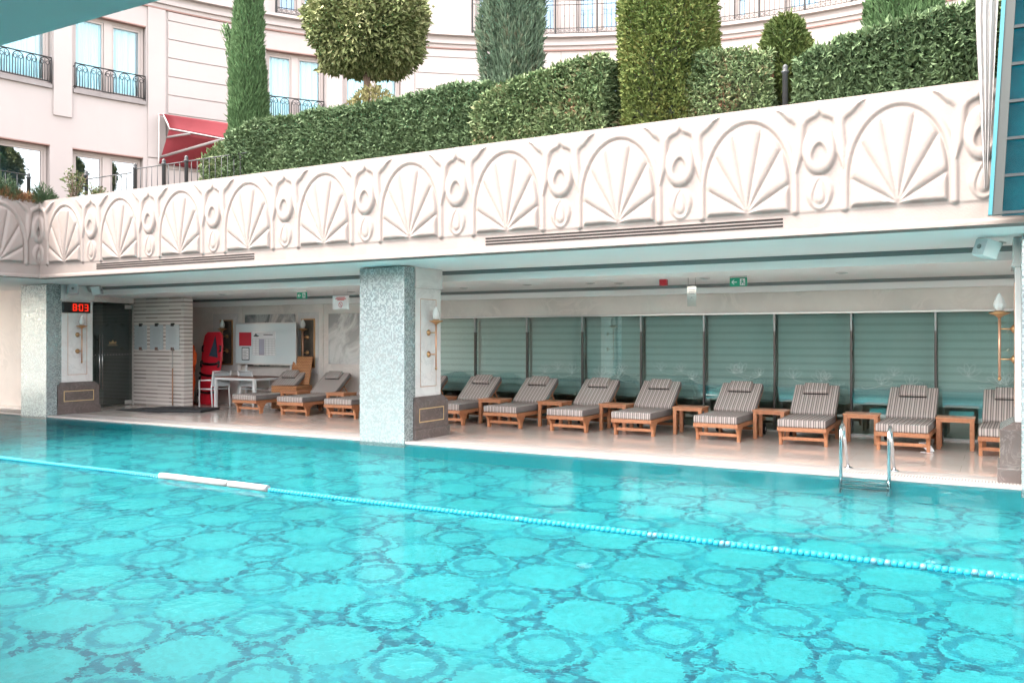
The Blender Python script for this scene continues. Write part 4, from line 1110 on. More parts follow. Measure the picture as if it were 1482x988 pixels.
ced = MB(); arcbox(ced, AL, AR, .002, .055, 10.165, 10.198); ced.build('cornice_edge', M['trim_brown'], ht)
# stone courses and pilaster strips
for pa, pb in ((243, 383), (602, 755)):
    m = MB(); z = 4.1
    while z < 10.0:
        arcbox(m, ang_at(pa), ang_at(pb), .002, .030, z + .012, min(z + .47, 10.15)); z += .485
    m.build('stone_courses', M['facade'], ht)
for pa, pb, z0, z1 in ((213.5, 239, 6.30, 10.16), (76.5, 103.5, 7.0, 10.16), (472, 495, 6.3, 10.16), (213.5, 239, 4.1, 6.27)):
    m = MB(); arcbox(m, ang_at(pa), ang_at(pb), .002, .05, z0, z1); m.build('pilaster_strip', M['facade'], ht)
jt = MB()
for px in (600, 757, 812, 1110, 1300):
    a = ang_at(px); arcbox(jt, a - .0006, a + .0006, -.0, .004, 8, 10.16)
jt.build('panel_joint', M['sill'], ht)

def railing_small(a0, a1, z0, h):
    m = MB(); off = .07; L = abs(a1 - a0) * RR; n_ = max(1, round(L / .33)); da = (a1 - a0) / n_
    P = lambda a, z: fp(a, off, z)
    m.tube([P(a0 + (a1 - a0) * i / 8, z0 + h) for i in range(9)], .017, 6); m.tube([P(a0 + (a1 - a0) * i / 8, z0 + .05) for i in range(9)], .014, 6)
    for a in (a0, a1):
        m.tube([P(a, z0), P(a, z0 + h)], .014, 6)
        for z in (z0 + h - .06, z0 + .07): m.tube([P(a, z), fp(a, -.05, z)], .012, 5)
    for k in range(n_):
        c_ = a0 + da * (k + .5); rr_ = abs(da) * .40
        m.tube([P(c_ + rr_ * math.cos(t_), z0 + h - .02 - .13 + .13 * math.sin(t_)) for t_ in np.linspace(0, math.pi, 10)], .012, 5)
        for s in (-1, 1):
            m.tube([P(c_ + rr_ * s * (.5 + .32 * math.cos(t_)), z0 + h - .14 + .045 * math.sin(t_)) for t_ in np.linspace(0, 6.28, 9)], .009, 4)
            m.tube([P(c_ + rr_ * s, z0 + .05), P(c_ + rr_ * s, z0 + h - .13)], .010, 5)
            m.tube([P(c_ + rr_ * s * .45, z0 + .05), P(c_ + rr_ * s * .45, z0 + h - .18)], .010, 5)
        m.tube([P(c_, z0 + .05), P(c_, z0 + h - .05)], .010, 5)
    return m
for a0, a1, z0, z1, style, rh in opn:
    lo, hi = min(a0, a1), max(a0, a1); w_ = (hi - lo) * RR; e = .085 / RR
    frm = MB(); o0, o1 = -.27, -.17
    arcbox(frm, lo + .001, lo + e, o0, o1, z0 + .002, z1 - .002); arcbox(frm, hi - e, hi - .001, o0, o1, z0 + .002, z1 - .002)
    arcbox(frm, lo + e, hi - e, o0, o1, z1 - .10, z1 - .002); arcbox(frm, lo + e, hi - e, o0, o1, z0 + .002, z0 + .09)
    cuts = [lo + e, hi - e]
    if w_ > 1.3:
        mid = (lo + hi) / 2; arcbox(frm, mid - e * 1.1, mid + e * 1.1, o0 - .01, o1 + .015, z0 + .09, z1 - .10); cuts = [lo + e, mid - e * 1.1, mid + e * 1.1, hi - e]
    win = frm.build('window', M['winframe'], ht)
    sm_ = MB(); s2 = .05 / RR
    for p, q in zip(cuts[::2], cuts[1::2]):
        arcbox(sm_, p + .0003, p + s2, -.26, -.19, z0 + .092, z1 - .102); arcbox(sm_, q - s2, q - .0003, -.26, -.19, z0 + .092, z1 - .102)
        arcbox(sm_, p + s2, q - s2, -.26, -.19, z1 - .155, z1 - .102); arcbox(sm_, p + s2, q - s2, -.26, -.19, z0 + .092, z0 + .15)
        pn = MB(); arcbox(pn, p + s2, q - s2, -.228, -.222, z0 + .15, z1 - .155, .2)
        pn.build('pane', {'curtain': M['pane'], 'mirror': M['pane_low'], 'blue': M['pane_blue']}[style], win)
    sm_.build('sash', M['winframe'], win)
    if style != 'mirror':
        cu = MB(); vs = []; fs = []; n_ = int(w_ / .018)
        for i in range(n_ + 1):
            a = lo + .01 + (hi - lo - .02) * i / n_; q = a * RR
            of = -.325 + .022 * math.sin(q * 30) + .015 * math.sin(q * 71 + 1)
            vs += [fp(a, of, z0 + .03), fp(a, of, z1 + .05)]
        for i in range(n_): fs.append((2 * i, 2 * i + 2, 2 * i + 3, 2 * i + 1))
        cu.add(vs, fs, True); cu.build('curtain', M['curtain'], win)
    hd_ = MB(); arcbox(hd_, lo, hi, -.15, .012, z1 - .03, z1 - .002); hd_.build('head_trim', M['trim_brown'], win)
    if style == 'curtain':
        si = MB(); arcbox(si, lo + .0005, hi - .0005, -.16, .07, z0 - .10, z0); si.build('sill', M['sill'], win)
        railing_small(lo + .002, hi - .002, z0, rh).build('balcony_railing', M['iron'], ht)
def railing_tall(pa, pb):
    a0, a1 = ang_at(pa), ang_at(pb); m = MB(); off = .17; z0 = 10.60; h = 1.0; P = lambda a, z: fp(a, off, z)
    for z in (z0 + .05, z0 + .19, z0 + h - .12, z0 + h): m.tube([P(a0 + (a1 - a0) * i / 16, z) for i in range(17)], .011, 5)
    L = abs(a1 - a0) * RR; n_ = int(L / .135)
    for i in range(n_ + 1):
        a = a0 + (a1 - a0) * i / n_
        m.tube([P(a, z0 + .05), P(a, z0 + h)], .0075, 4)
        if i % 2 == 0: m.lathe([(.0, -.03), (.018, 0), (.0, .03)], P(a, 0)[0], P(a, 0)[1], 6, Matrix.Translation((0, 0, z0 + .55)))
        if i < n_:
            ac = a0 + (a1 - a0) * (i + .5) / n_; rr_ = .045 / RR
            m.tube([P(ac + rr_ * math.cos(t_), z0 + .12 + .045 * math.sin(t_)) for t_ in np.linspace(0, 6.28, 9)], .006, 4)
    for i in range(0, n_ + 1, 9):
        a = a0 + (a1 - a0) * i / n_; arcbox(m, a - .0016, a + .0016, off - .03, off + .03, z0, z0 + h + .03)
    return m
for pa, pb in ((398, 472), (683, 912), (1036, 1258)): railing_tall(pa, pb).build('balcony_railing', M['iron'], ht)

# ------------------------------------------------------------------ awning
aw = thing('red_awning', 'red canvas awning with white piping over the terrace at the left', 'awning', (0, 0, 0))
def cloth(name, A, B, C_, D, mat, th=.02, sag=.06, n_=10):
    A, B, C_, D = map(Vector, (A, B, C_, D)); vs = []; fs = []
    nrm = (B - A).cross(D - A).normalized()
    for j in range(n_ + 1):
        for i in range(n_ + 1):
            u, v = i / n_, j / n_
            p = A * (1 - u) * (1 - v) + B * u * (1 - v) + C_ * u * v + D * (1 - u) * v
            p = p + nrm * (sag * math.sin(math.pi * v) * (.6 + .4 * math.sin(u * 9))); vs.append(p)
    for j in range(n_):
        for i in range(n_): k = j * (n_ + 1) + i; fs.append((k, k + 1, k + n_ + 2, k + n_ + 1))
    m = MB().add(vs, fs, True); o = m.build(name, mat, aw); s = o.modifiers.new('cloth', 'SOLIDIFY'); s.thickness = th; return o
# points along two verticals planes in front of the facade
a1_, a2_ = ang_at(228), ang_at(372)
p_bt = fp(a1_, .12, 7.42); p_bb = fp(a1_, .12, 6.15); q_bt = fp(a2_, .12, 7.42); q_bb = fp(a2_, .12, 6.05)
p_ft = fp(ang_at(229), .45, 7.36); q_ft = fp(ang_at(356), 1.9, 6.98)
p_fl = fp(ang_at(236), .60, 6.98); q_fl = fp(ang_at(358), 2.05, 6.50)
cloth('canopy_cloth', p_bt, q_bt, q_ft, p_ft, M['awning'], sag=.03)
cloth('front_valance', p_ft, q_ft, q_fl, p_fl, M['awning'], sag=.03)
_in = Vector((-.05, .03, -.02))
cloth('under_cloth', p_bb, q_bb, Vector(q_fl) + _in, Vector(p_fl) + _in, M['awning'], sag=.02)
pg = MB(); pg.tube([Vector(p_ft).lerp(Vector(p_fl), u) for u in np.linspace(0, 1, 5)] + [Vector(p_fl).lerp(Vector(q_fl), u) for u in np.linspace(.1, 1, 8)], .018, 6)
pg.tube([Vector(p_bt).lerp(Vector(p_bb), u) for u in np.linspace(0, 1, 5)], .018, 6); pg.build('piping', M['piping'], aw)
ar_ = MB(); _dn = Vector((.05, -.06, -.05)); U0, U1 = Vector(p_bb), Vector(p_fl)
ar_.tube([U0.lerp(U1, .22) + _dn, Vector(p_fl).lerp(Vector(q_fl), .55) + _dn], .035, 8); ar_.tube([U0.lerp(U1, .78) + _dn, Vector(p_fl).lerp(Vector(q_fl), .22) + _dn], .03, 8)
ar_.build('support_arm', M['sill'], aw)

# ------------------------------------------------------------------ terrace fences
def fence(label, pts, posts, top=4.80, bars=.14, thick=1.0):
    t = thing('iron_fence', label, 'fence', (0, 0, 0), 0, 'dark iron terrace fences')
    b_ = MB()
    for (xa, ya), (xb, yb) in zip(pts[:-1], pts[1:]):
        L = math.hypot(xb - xa, yb - ya); n_ = int(L / bars)
        for z in (top, 4.28): b_.tube([(xa, ya, z), (xb, yb, z)], .011 * thick, 6)
        for i in range(1, n_):
            q = i / n_; b_.tube([(xa + (xb - xa) * q, ya + (yb - ya) * q, 4.25), (xa + (xb - xa) * q, ya + (yb - ya) * q, top)], .007 * thick, 5)
    b_.build('railing', M['iron_grey'], t)
    for x, y in posts:
        MB().lathe([(.034, 4.1), (.034, 4.80), (.044, 4.805), (.044, 4.825), (.026, 4.84), (.036, 4.865), (.026, 4.895), (.004, 4.91)], x, y, 12).build('post', M['iron_grey'], t)
fence('dark iron fence with ball topped posts under the red awning', [(-14.10, 10.62), (-13.32, 10.62), (-12.72, 10.62), (-11.2, 10.62)], [(-14.10, 10.62), (-13.30, 10.62), (-12.70, 10.62)])
fence('dark iron fence before the lower hotel windows at the left corner', [(-15.55, 10.62), (-14.95, 10.62), (-14.2, 10.62)], [(-15.55, 10.62)], 4.74)
fence('thin iron fence on the left terrace leading towards the camera', [(-16.75, 10.2), (-16.75, 7.0), (-16.75, 3.0)], [(-16.75, 10.2), (-16.75, 7.0)], 4.86, .22)
def fence_post(label, x, y):
    o = MB().lathe([(.034, 4.1), (.034, 4.80), (.044, 4.805), (.044, 4.825), (.026, 4.84), (.036, 4.865), (.026, 4.895), (.004, 4.91)], x, y, 12).build('fence_post', M['iron_grey'])
    tag(o, label, 'post', 'ball topped iron posts among the hedges')
fence_post('ball topped grey iron post between small thuja and broad leaved hedge', -2.25, 10.60)
fence_post('ball topped grey iron post at the foot of the big thuja', -3.70, 10.72)

# ------------------------------------------------------------------ plants
def leaf_cloud(name, P, Dn, length, width, mat, parent, fold=.25, jit=.35):
    """P (n,3) leaf bases, Dn (n,3) unit directions"""
    n_ = len(P); L = length * (1 + RNG.uniform(-jit, jit, n_))[:, None]; Wd = width * (1 + RNG.uniform(-jit, jit, n_))[:, None]
    r = RNG.normal(size=(n_, 3)); s = np.cross(Dn, r); s /= np.linalg.norm(s, axis=1)[:, None] + 1e-9
    nn = np.cross(s, Dn)
    A = P; B = P + Dn * L * .5 + s * Wd * .5 + nn * Wd * fold; C_ = P + Dn * L - nn * L * .08; D = P + Dn * L * .5 - s * Wd * .5 + nn * Wd * fold
    V = np.stack([A, B, C_, D], 1).reshape(-1, 3); i = np.arange(n_) * 4
    F = np.concatenate([np.stack([i, i + 1, i + 2], 1), np.stack([i, i + 2, i + 3], 1)])
    me = fast_mesh(name, V, F, False)
    return link(name, me, mat, parent)
def unit(v): return v / (np.linalg.norm(v, axis=1)[:, None] + 1e-9)
hash_ph = RNG.uniform(0, 6.28, (4, 12))
def lump(x, z, y=0, k=0):
    return (np.sin(x * 2.1 + hash_ph[k, 0]) + np.sin(x * 4.7 + z * 3.1 + hash_ph[k, 1]) * .7 + np.sin(z * 6.3 - x * 3.3 + hash_ph[k, 2]) * .6 + np.sin(x * 9.1 + z * 7.7 + y * 5 + hash_ph[k, 3]) * .5) / 2.8

LM = {'hedge': leafmat('laurel_leaf', [(0.050, 0.081, 0.041), (0.068, 0.108, 0.052), (0.090, 0.136, 0.066), (0.119, 0.167, 0.086)], .6),
      'hedge2': leafmat('photinia_leaf', [(0.056, 0.088, 0.041), (0.079, 0.122, 0.054), (0.106, 0.154, 0.068), (0.141, 0.181, 0.088), (0.158, 0.075, 0.047)], .6),
      'cypress': leafmat('cypress_spray', [(0.040, 0.076, 0.031), (0.059, 0.112, 0.045), (0.085, 0.149, 0.062)], .7),
      'cypress2': leafmat('juniper_spray', [(0.046, 0.070, 0.046), (0.067, 0.103, 0.067), (0.099, 0.145, 0.095), (0.099, 0.075, 0.049)], .7),
      'thuja': leafmat('thuja_spray', [(.055, .078, .022), (.080, .112, .030), (.115, .145, .042), (.15, .135, .045)], .7),
      'thuja_s': leafmat('small_thuja_spray', [(0.043, 0.068, 0.020), (0.068, 0.097, 0.027), (0.108, 0.122, 0.036)], .7),
      'ball': leafmat('variegated_leaf', [(.065, .085, .032), (.105, .130, .048), (.16, .175, .075), (.26, .25, .135)], .6),
      'bush': leafmat('golden_leaf', [(0.122, 0.122, 0.043), (0.187, 0.173, 0.072), (0.274, 0.238, 0.122)], .55),
      'needle': leafmat('rosemary_needle', [(0.025, 0.047, 0.025), (0.043, 0.072, 0.036), (0.065, 0.094, 0.050)], .7),
      'dry': leafmat('dry_needle', [(0.115, 0.061, 0.029), (0.173, 0.086, 0.043), (0.086, 0.086, 0.036)], .8),
      'twigleaf': leafmat('small_twig_leaf', [(0.043, 0.065, 0.025), (0.072, 0.097, 0.036), (0.115, 0.101, 0.050)], .55)}
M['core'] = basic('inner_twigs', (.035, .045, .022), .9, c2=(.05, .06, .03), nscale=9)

def hedge(label, x0, x1, y0, y1, z0, ztop, mat, n_, leaf=(.085, .044), kk=0, sprig=0):
    t = thing('clipped_hedge', label, 'hedge', (0, 0, 0), 0, 'leafy hedges along the carved parapet')
    L, Dp = x1 - x0, y1 - y0; zt = (lambda x: np.interp(x, [p[0] for p in ztop], [p[1] for p in ztop]))
    Hh = max(p[1] for p in ztop) - z0
    af, at_, ae = L * Hh, L * Dp, Dp * Hh; tot = af + at_ + 2 * ae
    P = []; Nn = []
    k = int(n_ * af / tot); x = RNG.uniform(x0, x1, k); z = z0 + (zt(x) - z0) * RNG.uniform(-.05, 1, k); b_ = y0 + .07 * lump(x, z, 0, kk); P.append(np.stack([x, b_, z], 1)); Nn.append(np.tile([0, -1, .15], (k, 1)))
    k = int(n_ * at_ / tot); x = RNG.uniform(x0, x1, k); y = RNG.uniform(y0, y1, k); z = zt(x) + .07 * lump(x, y * 2, 0, kk); P.append(np.stack([x, y, z], 1)); Nn.append(np.tile([0, -.2, 1], (k, 1)))
    for sx, xe in ((-1, x0), (1, x1)):
        k = int(n_ * ae / tot); y = RNG.uniform(y0, y1, k); xx = np.full(k, xe); z = z0 + (zt(xx) - z0) * RNG.uniform(0, 1, k); P.append(np.stack([xx + .07 * lump(y, z, 0, kk), y, z], 1)); Nn.append(np.tile([sx, 0, .2], (k, 1)))
    P = np.concatenate(P); Nn = np.concatenate(Nn).astype(float)
    P -= Nn * RNG.exponential(.05, len(P))[:, None]
    Dn = unit(Nn * .55 + RNG.normal(size=P.shape) * .62 + np.array([0, 0, .1]))
    leaf_cloud('leaves', P, Dn, leaf[0], leaf[1], mat, t)
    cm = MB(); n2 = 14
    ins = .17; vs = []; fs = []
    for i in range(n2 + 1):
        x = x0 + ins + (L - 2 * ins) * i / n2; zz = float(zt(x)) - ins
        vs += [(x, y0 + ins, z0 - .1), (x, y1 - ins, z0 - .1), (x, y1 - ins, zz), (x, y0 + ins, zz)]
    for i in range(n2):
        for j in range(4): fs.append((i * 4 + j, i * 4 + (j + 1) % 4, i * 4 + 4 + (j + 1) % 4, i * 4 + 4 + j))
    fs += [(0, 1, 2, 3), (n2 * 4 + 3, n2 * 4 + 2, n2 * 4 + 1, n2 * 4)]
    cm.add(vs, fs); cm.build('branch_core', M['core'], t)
    return t
HB = 4.18
hedge('long dark green hedge left of the two tall conifers', -11.75, -6.45, 10.68, 11.45, HB, [(-11.75, 5.15), (-11.2, 5.33), (-10, 5.30), (-8.5, 5.30), (-6.45, 5.33)], LM['hedge'],  40000, kk=0)
hedge('bright green hedge section between the grey cypress and the large yellow thuja', -6.60, -4.62, 10.62, 11.5, HB, [(-6.6, 5.05), (-6.1, 5.22), (-5.4, 5.36), (-4.62, 5.42)], LM['hedge2'], 18000, kk=1)
hedge('red tinged hedge section between the large and small thuja', -3.90, -2.45, 10.72, 11.5, HB, [(-3.9, 5.22), (-3.1, 5.28), (-2.45, 5.10)], LM['hedge2'], 12000, (.068, .032), kk=2)
hedge('glossy broad leaved hedge beside the white curtain at the right', -2.12, 1.2, 10.66, 11.5, HB, [(-2.12, 4.95), (-1.7, 5.10), (-1.0, 5.22), (-.4, 5.25), (1.2, 5.25)], LM['hedge'], 22000, (.10, .045), kk=3)
hedge('small leafy shrub clump in front of the red awning by the fence', -12.35, -11.55, 10.68, 11.2, HB, [(-12.35, 4.85), (-12.0, 5.02), (-11.55, 4.95)], LM['hedge2'], 3600, (.09, .04), kk=1)

def conifer(name, label, x, y, z0, z1, prof, mat, n_, spray=(.17, .045), up=1.0, group=None, core=True, trunk_r=.06, streak=.10):
    """prof: (height fraction, radius) outline; sprays sit on the outline and point up and out"""
    t = thing(name, label, 'tree', (x, y, z0), 0, group)
    hz = [p[0] for p in prof]; rz_ = [p[1] for p in prof]
    u = RNG.uniform(0, 1, n_ * 2); keep = RNG.uniform(0, max(rz_), n_ * 2) < np.interp(u, hz, rz_); u = u[keep][:n_]
    m_ = len(u); ph = RNG.uniform(0, 2 * np.pi, m_); Hh = z1 - z0; k = RNG.integers(0, 4)
    rad = np.interp(u, hz, rz_) * (1 + streak * (np.sin(ph * 5 + hash_ph[k, 4]) * .6 + np.sin(ph * 11 + u * 9 + hash_ph[k, 5]) * .5 + np.sin(ph * 3 - u * 14 + hash_ph[k, 6]) * .7))
    rad -= RNG.exponential(.035, m_)
    P = np.stack([rad * np.cos(ph), rad * np.sin(ph), u * Hh], 1)
    out = np.stack([np.cos(ph), np.sin(ph), np.zeros(m_)], 1)
    Dn = unit(out * .45 + np.array([0, 0, up]) + RNG.normal(size=P.shape) * .30)
    leaf_cloud('crown', P, Dn, spray[0], spray[1], mat, t, fold=.15)
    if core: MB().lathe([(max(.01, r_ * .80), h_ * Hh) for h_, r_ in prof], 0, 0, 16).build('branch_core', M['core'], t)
    MB().tube([(0, 0, -.2), (0, 0, Hh * .5)], [trunk_r, trunk_r * .5], 8).build('trunk', M['twig'], t)
    return t
CYP = [(0, .36), (.1, .37), (.3, .35), (.45, .31), (.62, .26), (.8, .21), (.93, .12), (1, .02)]
GC = 'tall columnar conifers on the terrace'
t1 = conifer('cypress_tree', 'slim dark green cypress right of the red awning', -12.92, 12.3, 4.1, 9.9, CYP, LM['cypress'], 26000, (.13, .030), 1.3, GC)
for p0, L in (((-.42, -.05, 3.0), .7), ((-.40, .1, 2.45), .55)):      # stray side shoots
    n_ = 260; u = RNG.uniform(0, 1, n_); P = np.stack([p0[0] - .10 * u + RNG.normal(size=n_) * .03, p0[1] + RNG.normal(size=n_) * .04, p0[2] + L * u], 1)
    leaf_cloud('side_shoot', P, unit(np.stack([-.3 + 0 * u, 0 * u, 1 + 0 * u], 1) + RNG.normal(size=P.shape) * .3), .14, .035, LM['cypress'], t1)
conifer('juniper_tree', 'grey green ragged columnar juniper in the middle behind the hedge', -6.62, 11.75, 4.1, 8.6, [(0, .38), (.2, .43), (.5, .43), (.75, .39), (.92, .25), (1, .03)], LM['cypress2'], 24000, (.13, .034), .9, GC, streak=.16)
conifer('thuja_tree', 'broad yellow green thuja standing closest to the parapet', -3.90, 11.15, 4.15, 7.7, [(0, .46), (.1, .57), (.3, .64), (.5, .62), (.75, .54), (.92, .30), (1, .04)], LM['thuja'], 34000, (.075, .036), .2, GC, streak=.07)
conifer('thuja_tree', 'small rounded olive green thuja between two hedge sections', -2.37, 11.2, 4.55, 5.70, [(0, .16), (.12, .26), (.35, .30), (.65, .28), (.88, .19), (1, .03)], LM['thuja_s'], 6500, (.085, .035), .35, GC, trunk_r=.05)
conifer('cypress_tree', 'cropped green cypress behind the hedge at the top right', -1.10, 12.2, 4.1, 7.8, [(0, .38), (.3, .43), (.6, .42), (.85, .32), (1, .03)], LM['cypress'], 18000, (.12, .034), 1.1, GC)
# clipped ball tree
bt = thing('ball_tree', 'round clipped standard tree with yellow green leaves on a bare stem', 'tree', (-10.05, 12.4, 4.1))
n_ = 19000; v = unit(RNG.normal(size=(n_, 3))); rr_ = 1 + .08 * np.sin(v[:, 0] * 7 + 1) * np.sin(v[:, 2] * 6) + .06 * np.sin(v[:, 1] * 9 + v[:, 0] * 5)
rad = np.array([.99, .97, .98]) * (rr_ - .03 - RNG.normal(size=n_) * .055)[:, None]; P = v * rad
low = P[:, 2] < -.62; P[low, 2] = -.62 - (P[low, 2] + .62) * -.45 + 0; P += np.array([0, 0, 3.18])
leaf_cloud('crown', P, unit(v * .6 + RNG.normal(size=P.shape) * .5 + np.array([0, 0, -.1])), .115, .062, LM['ball'], bt)
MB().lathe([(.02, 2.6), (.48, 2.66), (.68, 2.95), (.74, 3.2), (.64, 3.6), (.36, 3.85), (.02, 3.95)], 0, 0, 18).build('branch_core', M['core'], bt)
tk = MB(); tk.tube([(0, 0, -.1), (.03, 0, .8), (-.02, .02, 1.7), (.01, 0, 2.45)], [.075, .07, .065, .06], 10)
for a in range(6):
    th = a * 1.05; tk.tube([(.01, 0, 2.3), (.2 * math.cos(th), .2 * math.sin(th), 2.55), (.5 * math.cos(th), .5 * math.sin(th), 2.85)], [.04, .03, .012], 6)
tk.build('trunk', M['twig'], bt)
# golden bush behind the hedge
gb = thing('golden_bush', 'rounded pale golden bush at the foot of the ball tree', 'bush', (-9.75, 12.2, 4.1))
n_ = 6500; v = unit(RNG.normal(size=(n_, 3))); v[:, 2] = np.abs(v[:, 2]); P = v * np.array([.86, .7, 2.02]) * (1 - np.abs(RNG.normal(size=n_)) * .06)[:, None]
leaf_cloud('leaves', P, unit(v * .6 + RNG.normal(size=P.shape) * .5), .075, .03, LM['bush'], gb)
MB().lathe([(.70, 0), (.70, .8), (.5, 1.35), (.05, 1.6)], 0, 0, 14).build('branch_core', M['core'], gb)
# twiggy plants
def twiggy(label, x, y, z, h, n_stem, spread, leafsize, mat, nleaf, name='twiggy_shrub', group=None):
    t = thing(name, label, 'plant', (x, y, z), 0, group); m = MB(); P = []; Dn = []
    for i in range(n_stem):
        a = RNG.uniform(0, 6.28); s = spread * RNG.uniform(.3, 1); hh = h * RNG.uniform(.65, 1); pts = []
        for u in np.linspace(0, 1, 5): pts.append((s * math.cos(a) * u ** 1.3, s * math.sin(a) * u ** 1.3, hh * u))
        m.tube(pts, [.010, .008, .007, .005, .003], 5)
        for q in range(nleaf):
            u = RNG.uniform(.2, 1); p = np.array([s * math.cos(a) * u ** 1.3, s * math.sin(a) * u ** 1.3, hh * u]); d_ = RNG.normal(size=3); d_[2] = abs(d_[2]) * .6
            P.append(p + d_ * .02); Dn.append(d_)
    m.build('stems', M['twig'], t); leaf_cloud('leaves', np.array(P), unit(np.array(Dn)), leafsize, leafsize * .42, mat, t)
    return t
twiggy('sparse twiggy shrub with pale edged leaves at the corner of the parapet', -15.70, 10.42, 4.18, .72, 14, .30, .075, LM['twigleaf'], 26)
twiggy('low green plant by the fence before the lower left window', -15.05, 10.5, 4.18, .36, 14, .28, .065, LM['twigleaf'], 28)
twiggy('bare reddish shoots rising above the bright green hedge top', -4.95, 11.1, 5.25, .34, 9, .22, .05, LM['dry'], 16)
def needles(label, x, y, z, rx, ry, h, mat, n_):
    t = thing('spiky_shrub', label, 'shrub', (x, y, z), 0, 'needle leaved shrubs on the corner planter')
    a = RNG.uniform(0, 6.28, n_); q = np.sqrt(RNG.uniform(0, 1, n_)); u = RNG.uniform(0, 1, n_)
    P = np.stack([rx * q * np.cos(a), ry * q * np.sin(a), h * u * (1 - q ** 2 * .8) * (.75 + .25 * np.sin(a * 5))], 1)
    leaf_cloud('needles', P, unit(np.stack([np.cos(a) * q, np.sin(a) * q, .9 + 0 * a], 1) + RNG.normal(size=P.shape) * .3), .10, .016, mat, t)
    return t
needles('tall dark needle shrub at the very left above the parapet', -16.55, 8.95, 4.2, .38, .38, .95, LM['needle'], 3800)
needles('blue green rosemary clump second from left above the corner', -16.48, 9.55, 4.2, .30, .30, .58, LM['needle'], 2600)
needles('green rosemary clump right at the parapet corner', -16.30, 10.20, 4.2, .28, .28, .46, LM['needle'], 2200)
needles('dry rusty ground shrub in front of the rosemary at the corner', -16.32, 9.65, 4.2, .16, .55, .26, LM['dry'], 2600)

# ------------------------------------------------------------------ glazed louvre panel and curtain at the top right
lp = thing('louvre_panel', 'leaning turquoise louvred glass panel in a grey frame at the top right', 'glass panel', (0, 0, 0))
Y0 = 9.80
xa0, xa1 = on_y(1430, Y0), on_y(1456, Y0)
zb, zt = 2.86, 5.62; tilt = (xa1 - xa0) / (zt - zb)
post = MB()
def slant(mb, dx0, dx1, y0, y1, z0, z1):
    vs = [(xa0 + tilt * (z - zb) + dx, y, z) for z in (z0, z1) for y in (y0, y1) for dx in (dx0, dx1)]
    mb.add(vs, [(0, 2, 3, 1), (4, 5, 7, 6), (0, 1, 5, 4), (2, 6, 7, 3), (0, 4, 6, 2), (1, 3, 7, 5)])
e_ = MB(); slant(e_, 0, .035, Y0 - .05, Y0 + .05, zb, zt); e_.build('edge_trim', basic('turquoise_trim', (.008, .11, .135), .4), lp)
slant(post, .036, .12, Y0 - .04, Y0 + .05, zb, zt); post.build('frame_post', basic('grey_green_frame', (.018, .024, .023), .6), lp)
gl = MB(); slant(gl, .121, 1.6, Y0 - .004, Y0 + .004, zb, zt); gl.build('glazing', thin_glass('turquoise_panel_glass', (.35, .75, .78), 1.12), lp)
bkp = MB(); slant(bkp, .121, 1.6, Y0 + .10, Y0 + .12, zb, zt); bkp.build('back_panel', basic('turquoise_back', (.004, .10, .125), .5, c2=(.001, .018, .04), nscale=2.6), lp)
lv = MB(); z = zb
while z < zt - .05:
    slant(lv, .122, 1.6, Y0 - .06, Y0 - .02, z, z + .028); z += .36
lv.build('louvre_bars', basic('black_louvre_bar', (.006, .012, .014), .7), lp)
ct = thing('sheer_curtain', 'gathered sheer white curtain hanging beside the turquoise louvred panel', 'curtain', (0, 0, 0))
vs = []; fs = []; nn_ = 40; nzz = 14; YC = 9.92
for j in range(nzz + 1):
    z = 3.15 + (5.8 - 3.15) * j / nzz; v_ = j / nzz
    xl = on_y(1424 + (1412 - 1424) * min(1, v_ * 1.6), YC); xr = on_y(1429 + (1452 - 1429) * v_, YC)
    for i in range(nn_ + 1):
        u = i / nn_; vs.append((xl + (xr - xl) * u, YC + .025 * math.sin(u * 22 + v_ * 2) + .01 * math.sin(u * 51), z))
for j in range(nzz):
    for i in range(nn_): k = j * (nn_ + 1) + i; fs.append((k, k + 1, k + nn_ + 2, k + nn_ + 1))
MB().add(vs, fs, True).build('fabric', M['sheer'], ct)
MB().tube([(-.25, YC, 5.82), (1.6, YC, 5.82)], .02, 8).build('rail', M['alu'], ct)

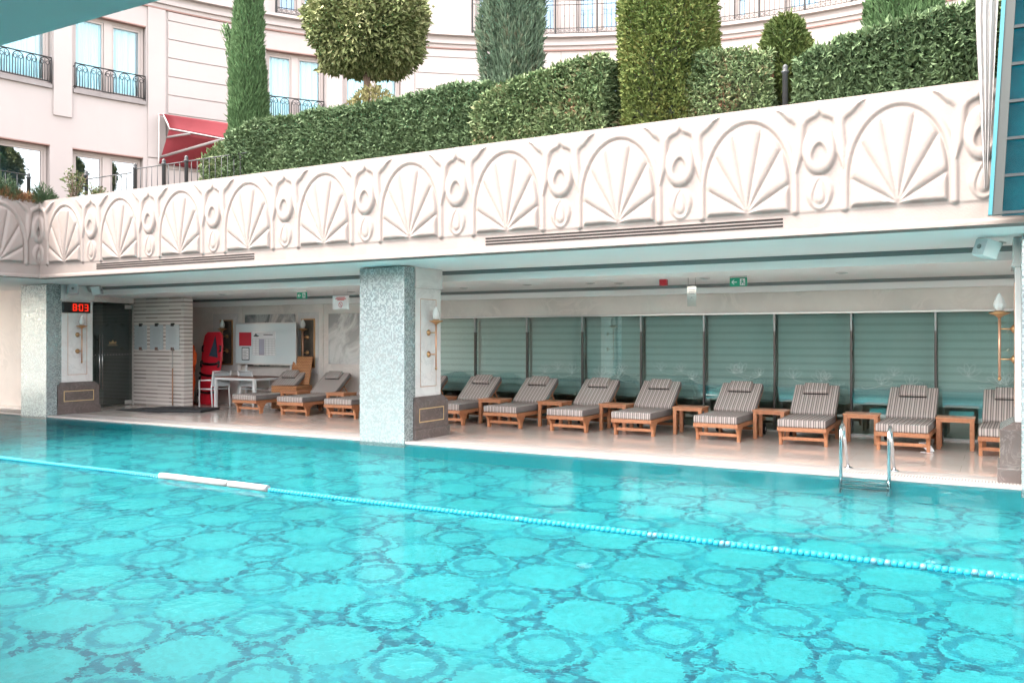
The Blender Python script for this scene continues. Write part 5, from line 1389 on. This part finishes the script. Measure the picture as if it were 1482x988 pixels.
# ------------------------------------------------------------------ world, sun, camera
world = bpy.data.worlds.new('World'); scn.world = world; world.use_nodes = True
nt = world.node_tree; nt.nodes.clear()
sky = N(nt, 'ShaderNodeTexSky', sky_type='NISHITA', sun_disc=False)
to_sun = Vector((-.62, -.55, 0)).normalized() * math.cos(R(63)) + Vector((0, 0, math.sin(R(63))))
sky.sun_elevation = R(63); sky.sun_rotation = math.atan2(to_sun.x, to_sun.y); sky.air_density = 1.0; sky.dust_density = 3.0
bg = N(nt, 'ShaderNodeBackground'); bg.inputs[1].default_value = .15
ow = N(nt, 'ShaderNodeOutputWorld'); hz_ = N(nt, 'ShaderNodeHueSaturation', inp={'Saturation': .42}); nt.links.new(sky.outputs[0], hz_.inputs['Color'])   # sky light desaturated, then tinted warm, in place of a white balance
warm_tint = N(nt, 'ShaderNodeMix', data_type='RGBA', blend_type='MULTIPLY'); warm_tint.inputs[0].default_value = 1; warm_tint.inputs[7].default_value = (1.10, .99, .90, 1)
nt.links.new(hz_.outputs[0], warm_tint.inputs[6]); nt.links.new(warm_tint.outputs[2], bg.inputs[0]); nt.links.new(bg.outputs[0], ow.inputs[0])
sl = bpy.data.lights.new('sun', 'SUN'); sl.energy = .85; sl.angle = R(28); sl.color = (1, .95, .88)
so_ = bpy.data.objects.new('sun', sl); col.objects.link(so_); so_.location = (-10, -10, 30)
so_.rotation_euler = to_sun.to_track_quat('Z', 'Y').to_euler()
cam = bpy.data.cameras.new('camera'); co = bpy.data.objects.new('camera', cam); col.objects.link(co)
co.location = (0, 0, EYE); co.rotation_euler = (R(90), 0, YAW)
cam.sensor_width = 36; cam.lens = 36 * FPX / 1482; cam.shift_y = -(494 - HORIZ) / 1482
cam.clip_start = .05; cam.clip_end = 1500
scn.camera = co
scn.view_settings.view_transform = 'Standard'; scn.view_settings.look = 'None'; scn.view_settings.gamma = 1
scn.view_settings.exposure = 3.65
cy = scn.cycles
cy.max_bounces = 12; cy.diffuse_bounces = 6; cy.glossy_bounces = 5; cy.transmission_bounces = 8; cy.transparent_max_bounces = 16
cy.caustics_refractive = True; cy.caustics_reflective = False; cy.blur_glossy = .5
cy.sample_clamp_indirect = 12; cy.use_denoising = True; cy.use_adaptive_sampling = True; cy.adaptive_threshold = .015
try: cy.denoiser = 'OPENIMAGEDENOISE'
except Exception: pass
